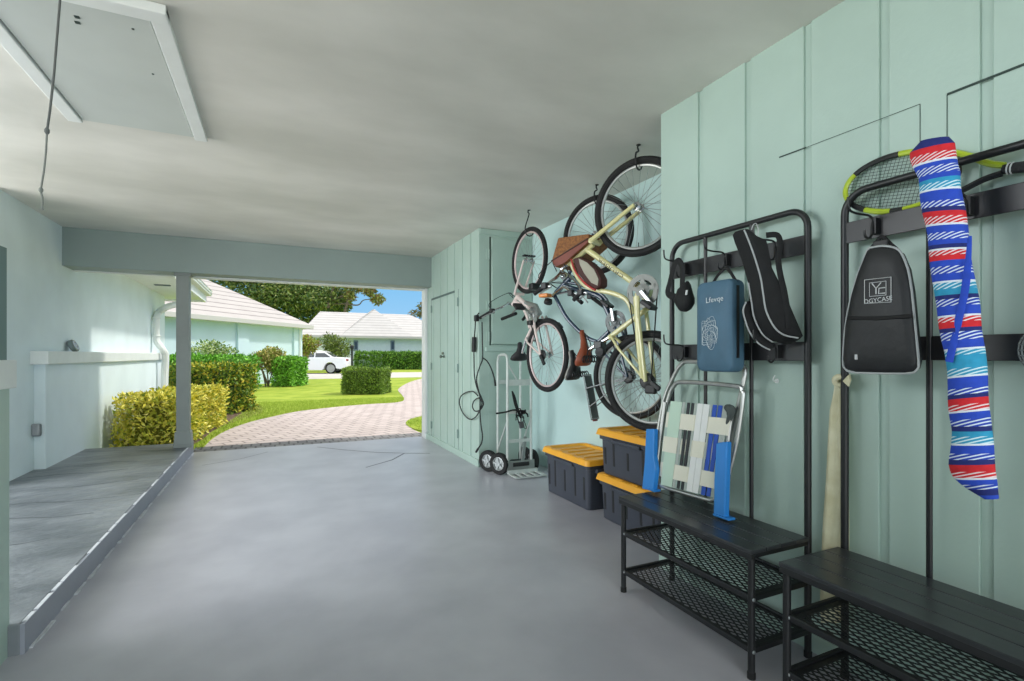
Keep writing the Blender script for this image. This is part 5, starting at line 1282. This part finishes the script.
cg = BBq + B.n * .055; dv = (hR - BBq).normalized(); sdv = (B.e1 - dv * B.e1.dot(dv)).normalized()
for sg in (1, -1): B.o('chain', MB().tube([cg + sdv * .078 * sg, hR + B.n * .045 + sdv * .03 * sg], .0045, 5), M_black)
B.o('sprocket', MB().disc(hR + B.n * .045, B.n, [(.012, -.01), (.045, -.01), (.045, .0), (.034, .004), (.034, .01), (.012, .012)], 24), M_black)
M_rack = mat('rack_steel', (120, 124, 126), .4, .5)
r0, r1 = B.k(587, 375), B.k(595, 419); rd = (r1 - r0).normalized()
mb = MB()
for k in range(5): mb.tube([r0 + B.n * (-.055 + .0275 * k), r1 + B.n * (-.055 + .0275 * k)], .0045, 6)
for t in (0, .33, .66, 1): mb.tube([r0.lerp(r1, t) + B.n * .058, r0.lerp(r1, t) - B.n * .058], .0045, 6)
rk_ = B.o('rear_rack', mb, M_rack)
B.o('rack_plate', MB().obox((r0 + r1) / 2 - B.e1 * .004, B.n, rd.cross(B.n), rd, .045, .002, (r1 - r0).length / 2 * .96), mat('rack_plate', (70, 74, 76), .5), rk_)
for t in (.3, .72):
    for sg in (1, -1): B.o('rack_strut', MB().tube([r0.lerp(r1, t) + B.n * .055 * sg, hR + B.n * .06 * sg], .0045, 6), M_rack, rk_)
B.o('rear_reflector', MB().disc(r1 - ZV * .004, rd, [(.02, 0), (.02, .012), (0, .014)], 14), mat('red_lens', (110, 34, 34), .3), rk_)
st = B.k(553, 297); B.o('stem', MB().tube([B.k(556, 293), st], .013, 10), M_chrome); B.bar2([(553, 295), (558, 291), (564, 287), (571, 291)], [0, .05, .10, .14], [(571, 293), (582, 303)], .16, M_chrome)
B.o('headlight', MB().disc(B.k(552, 301, .05), B.n * .3 - ZV, [(.0, -.012), (.03, -.01), (.036, .02), (.03, .03), (0, .034)], 16), M_blackplastic)
B.o('front_reflector', MB().obox(B.k(551, 296.5, .08), B.n, ZV + B.e1 * .2, B.e1, .035, .016, .045), mat('amber_lens', (214, 126, 40), .3), bevel=.008)
ceiling_hook('black ceiling hook holding the navy bicycle wheel', hF, (hF + ZV * .308).z, B.n)

# ---- pale bicycle near the closet
M_pale = mat('pale_pink_enamel', (222, 206, 200), .35, coat=.3); M_rimpk = mat('pale_rim', (210, 192, 190), .4, .3)
Cb = Bike('pale pink bicycle with black saddle, hung farthest in beside the closet', (2.07, 4.085, 0), math.radians(4), (547, 391))
hF, hR = Cb.k(529, 260.5), Cb.k(546.5, 355)
Cb.wheel(hF, .299, .021, M_rimpk, name='front_wheel'); Cb.wheel(hR, .315, .022, M_rimpk, name='rear_wheel')
Cb.fork(hF, Cb.k(519, 294), M_pale, .012, .055)
Cb.o('head_tube', MB().tube(Cb.K([(519, 294), (513, 305)]), .021, 12), M_pale)
BBc = Cb.k(538, 316)
Cb.o('down_tube', MB().tube(Cb.K([(518, 297), (538, 316)]), .021, 12), M_pale); Cb.o('top_tube', MB().tube(spline(Cb.K([(515, 302), (522, 306), (528, 318), (530, 328)]), 5), .017, 10), M_pale)
Cb.o('seat_tube', MB().tube([BBc, Cb.k(526, 340)], .016, 10), M_pale)
Cb.stays(BBc, hR, M_pale, .011, .06, 'chain_stay', .04); Cb.stays(Cb.k(528, 338), hR, M_pale, .009, .06, 'seat_stay', .02)
sp = Cb.saddle((520, 342), (519, 361), mat('black_saddle', (28, 28, 30), .55), hw=.09, springs=False)
Cb.o('seat_post', MB().tube([Cb.k(526, 340), sp], .0125, 10), M_chrome)
Cb.crank(BBc, (531, 305), .08, M_alu, .055)
cg = BBc + Cb.n * .055
for sg in (1, -1): Cb.o('chain', MB().tube([cg + Cb.e1 * .07 * sg, hR + Cb.n * .045 + Cb.e1 * .03 * sg], .0045, 5), M_black)
Cb.o('sprocket', MB().disc(hR + Cb.n * .045, Cb.n, [(.012, -.01), (.045, -.01), (.045, .0), (.034, .004), (.034, .01), (.012, .012)], 24), M_black)
Cb.o('derailleur', MB().bar(hR + Cb.n * .06, hR + Cb.n * .06 - ZV * .08 - Cb.e1 * .06, .03, .02, Cb.n), M_black, bevel=.006)
Cb.o('brake_caliper', MB().obox(Cb.k(537, 323, .02), Cb.n, Cb.e1, ZV, .07, .03, .02), M_black, bevel=.008)
Cb.o('brake_caliper', MB().obox(Cb.k(529, 256, .0), Cb.n, Cb.e1, ZV, .06, .02, .008), M_black, bevel=.005)
Cb.o('brake_caliper', MB().obox(Cb.k(537, 287, .03), Cb.n, Cb.e1, ZV, .04, .035, .03), M_black, bevel=.01)
st = Cb.k(508, 303); Cb.o('stem', MB().tube([Cb.k(513, 305), st], .014, 10), M_chrome); Cb.bar2([(510, 303), (506, 305), (500, 308), (492, 311)], [0, .05, .12, .2], [(492, 311), (480, 318)], .24, M_chrome)
Cb.o('bar_end', MB().tube(Cb.K([(516, 313.5), (502, 319)]), .016, 10), M_rubber); Cb.o('brake_arm', MB().tube(spline(Cb.K([(522, 304), (516, 309), (512, 314)]), 4), .009, 8), M_alu)
Cb.o('stem_clamp', MB().tube(Cb.K([(526, 303), (536, 306), (540, 314)]), .022, 10), M_alu)
Cb.o('rear_fender', MB().tube(spline(Cb.K([(531, 321), (540, 320), (552, 323)]), 4), .012, 8, flat=.4), M_black)
ceiling_hook('black ceiling hook holding the pale pink bicycle wheel', hF, (hF + ZV * .299).z, Cb.n)
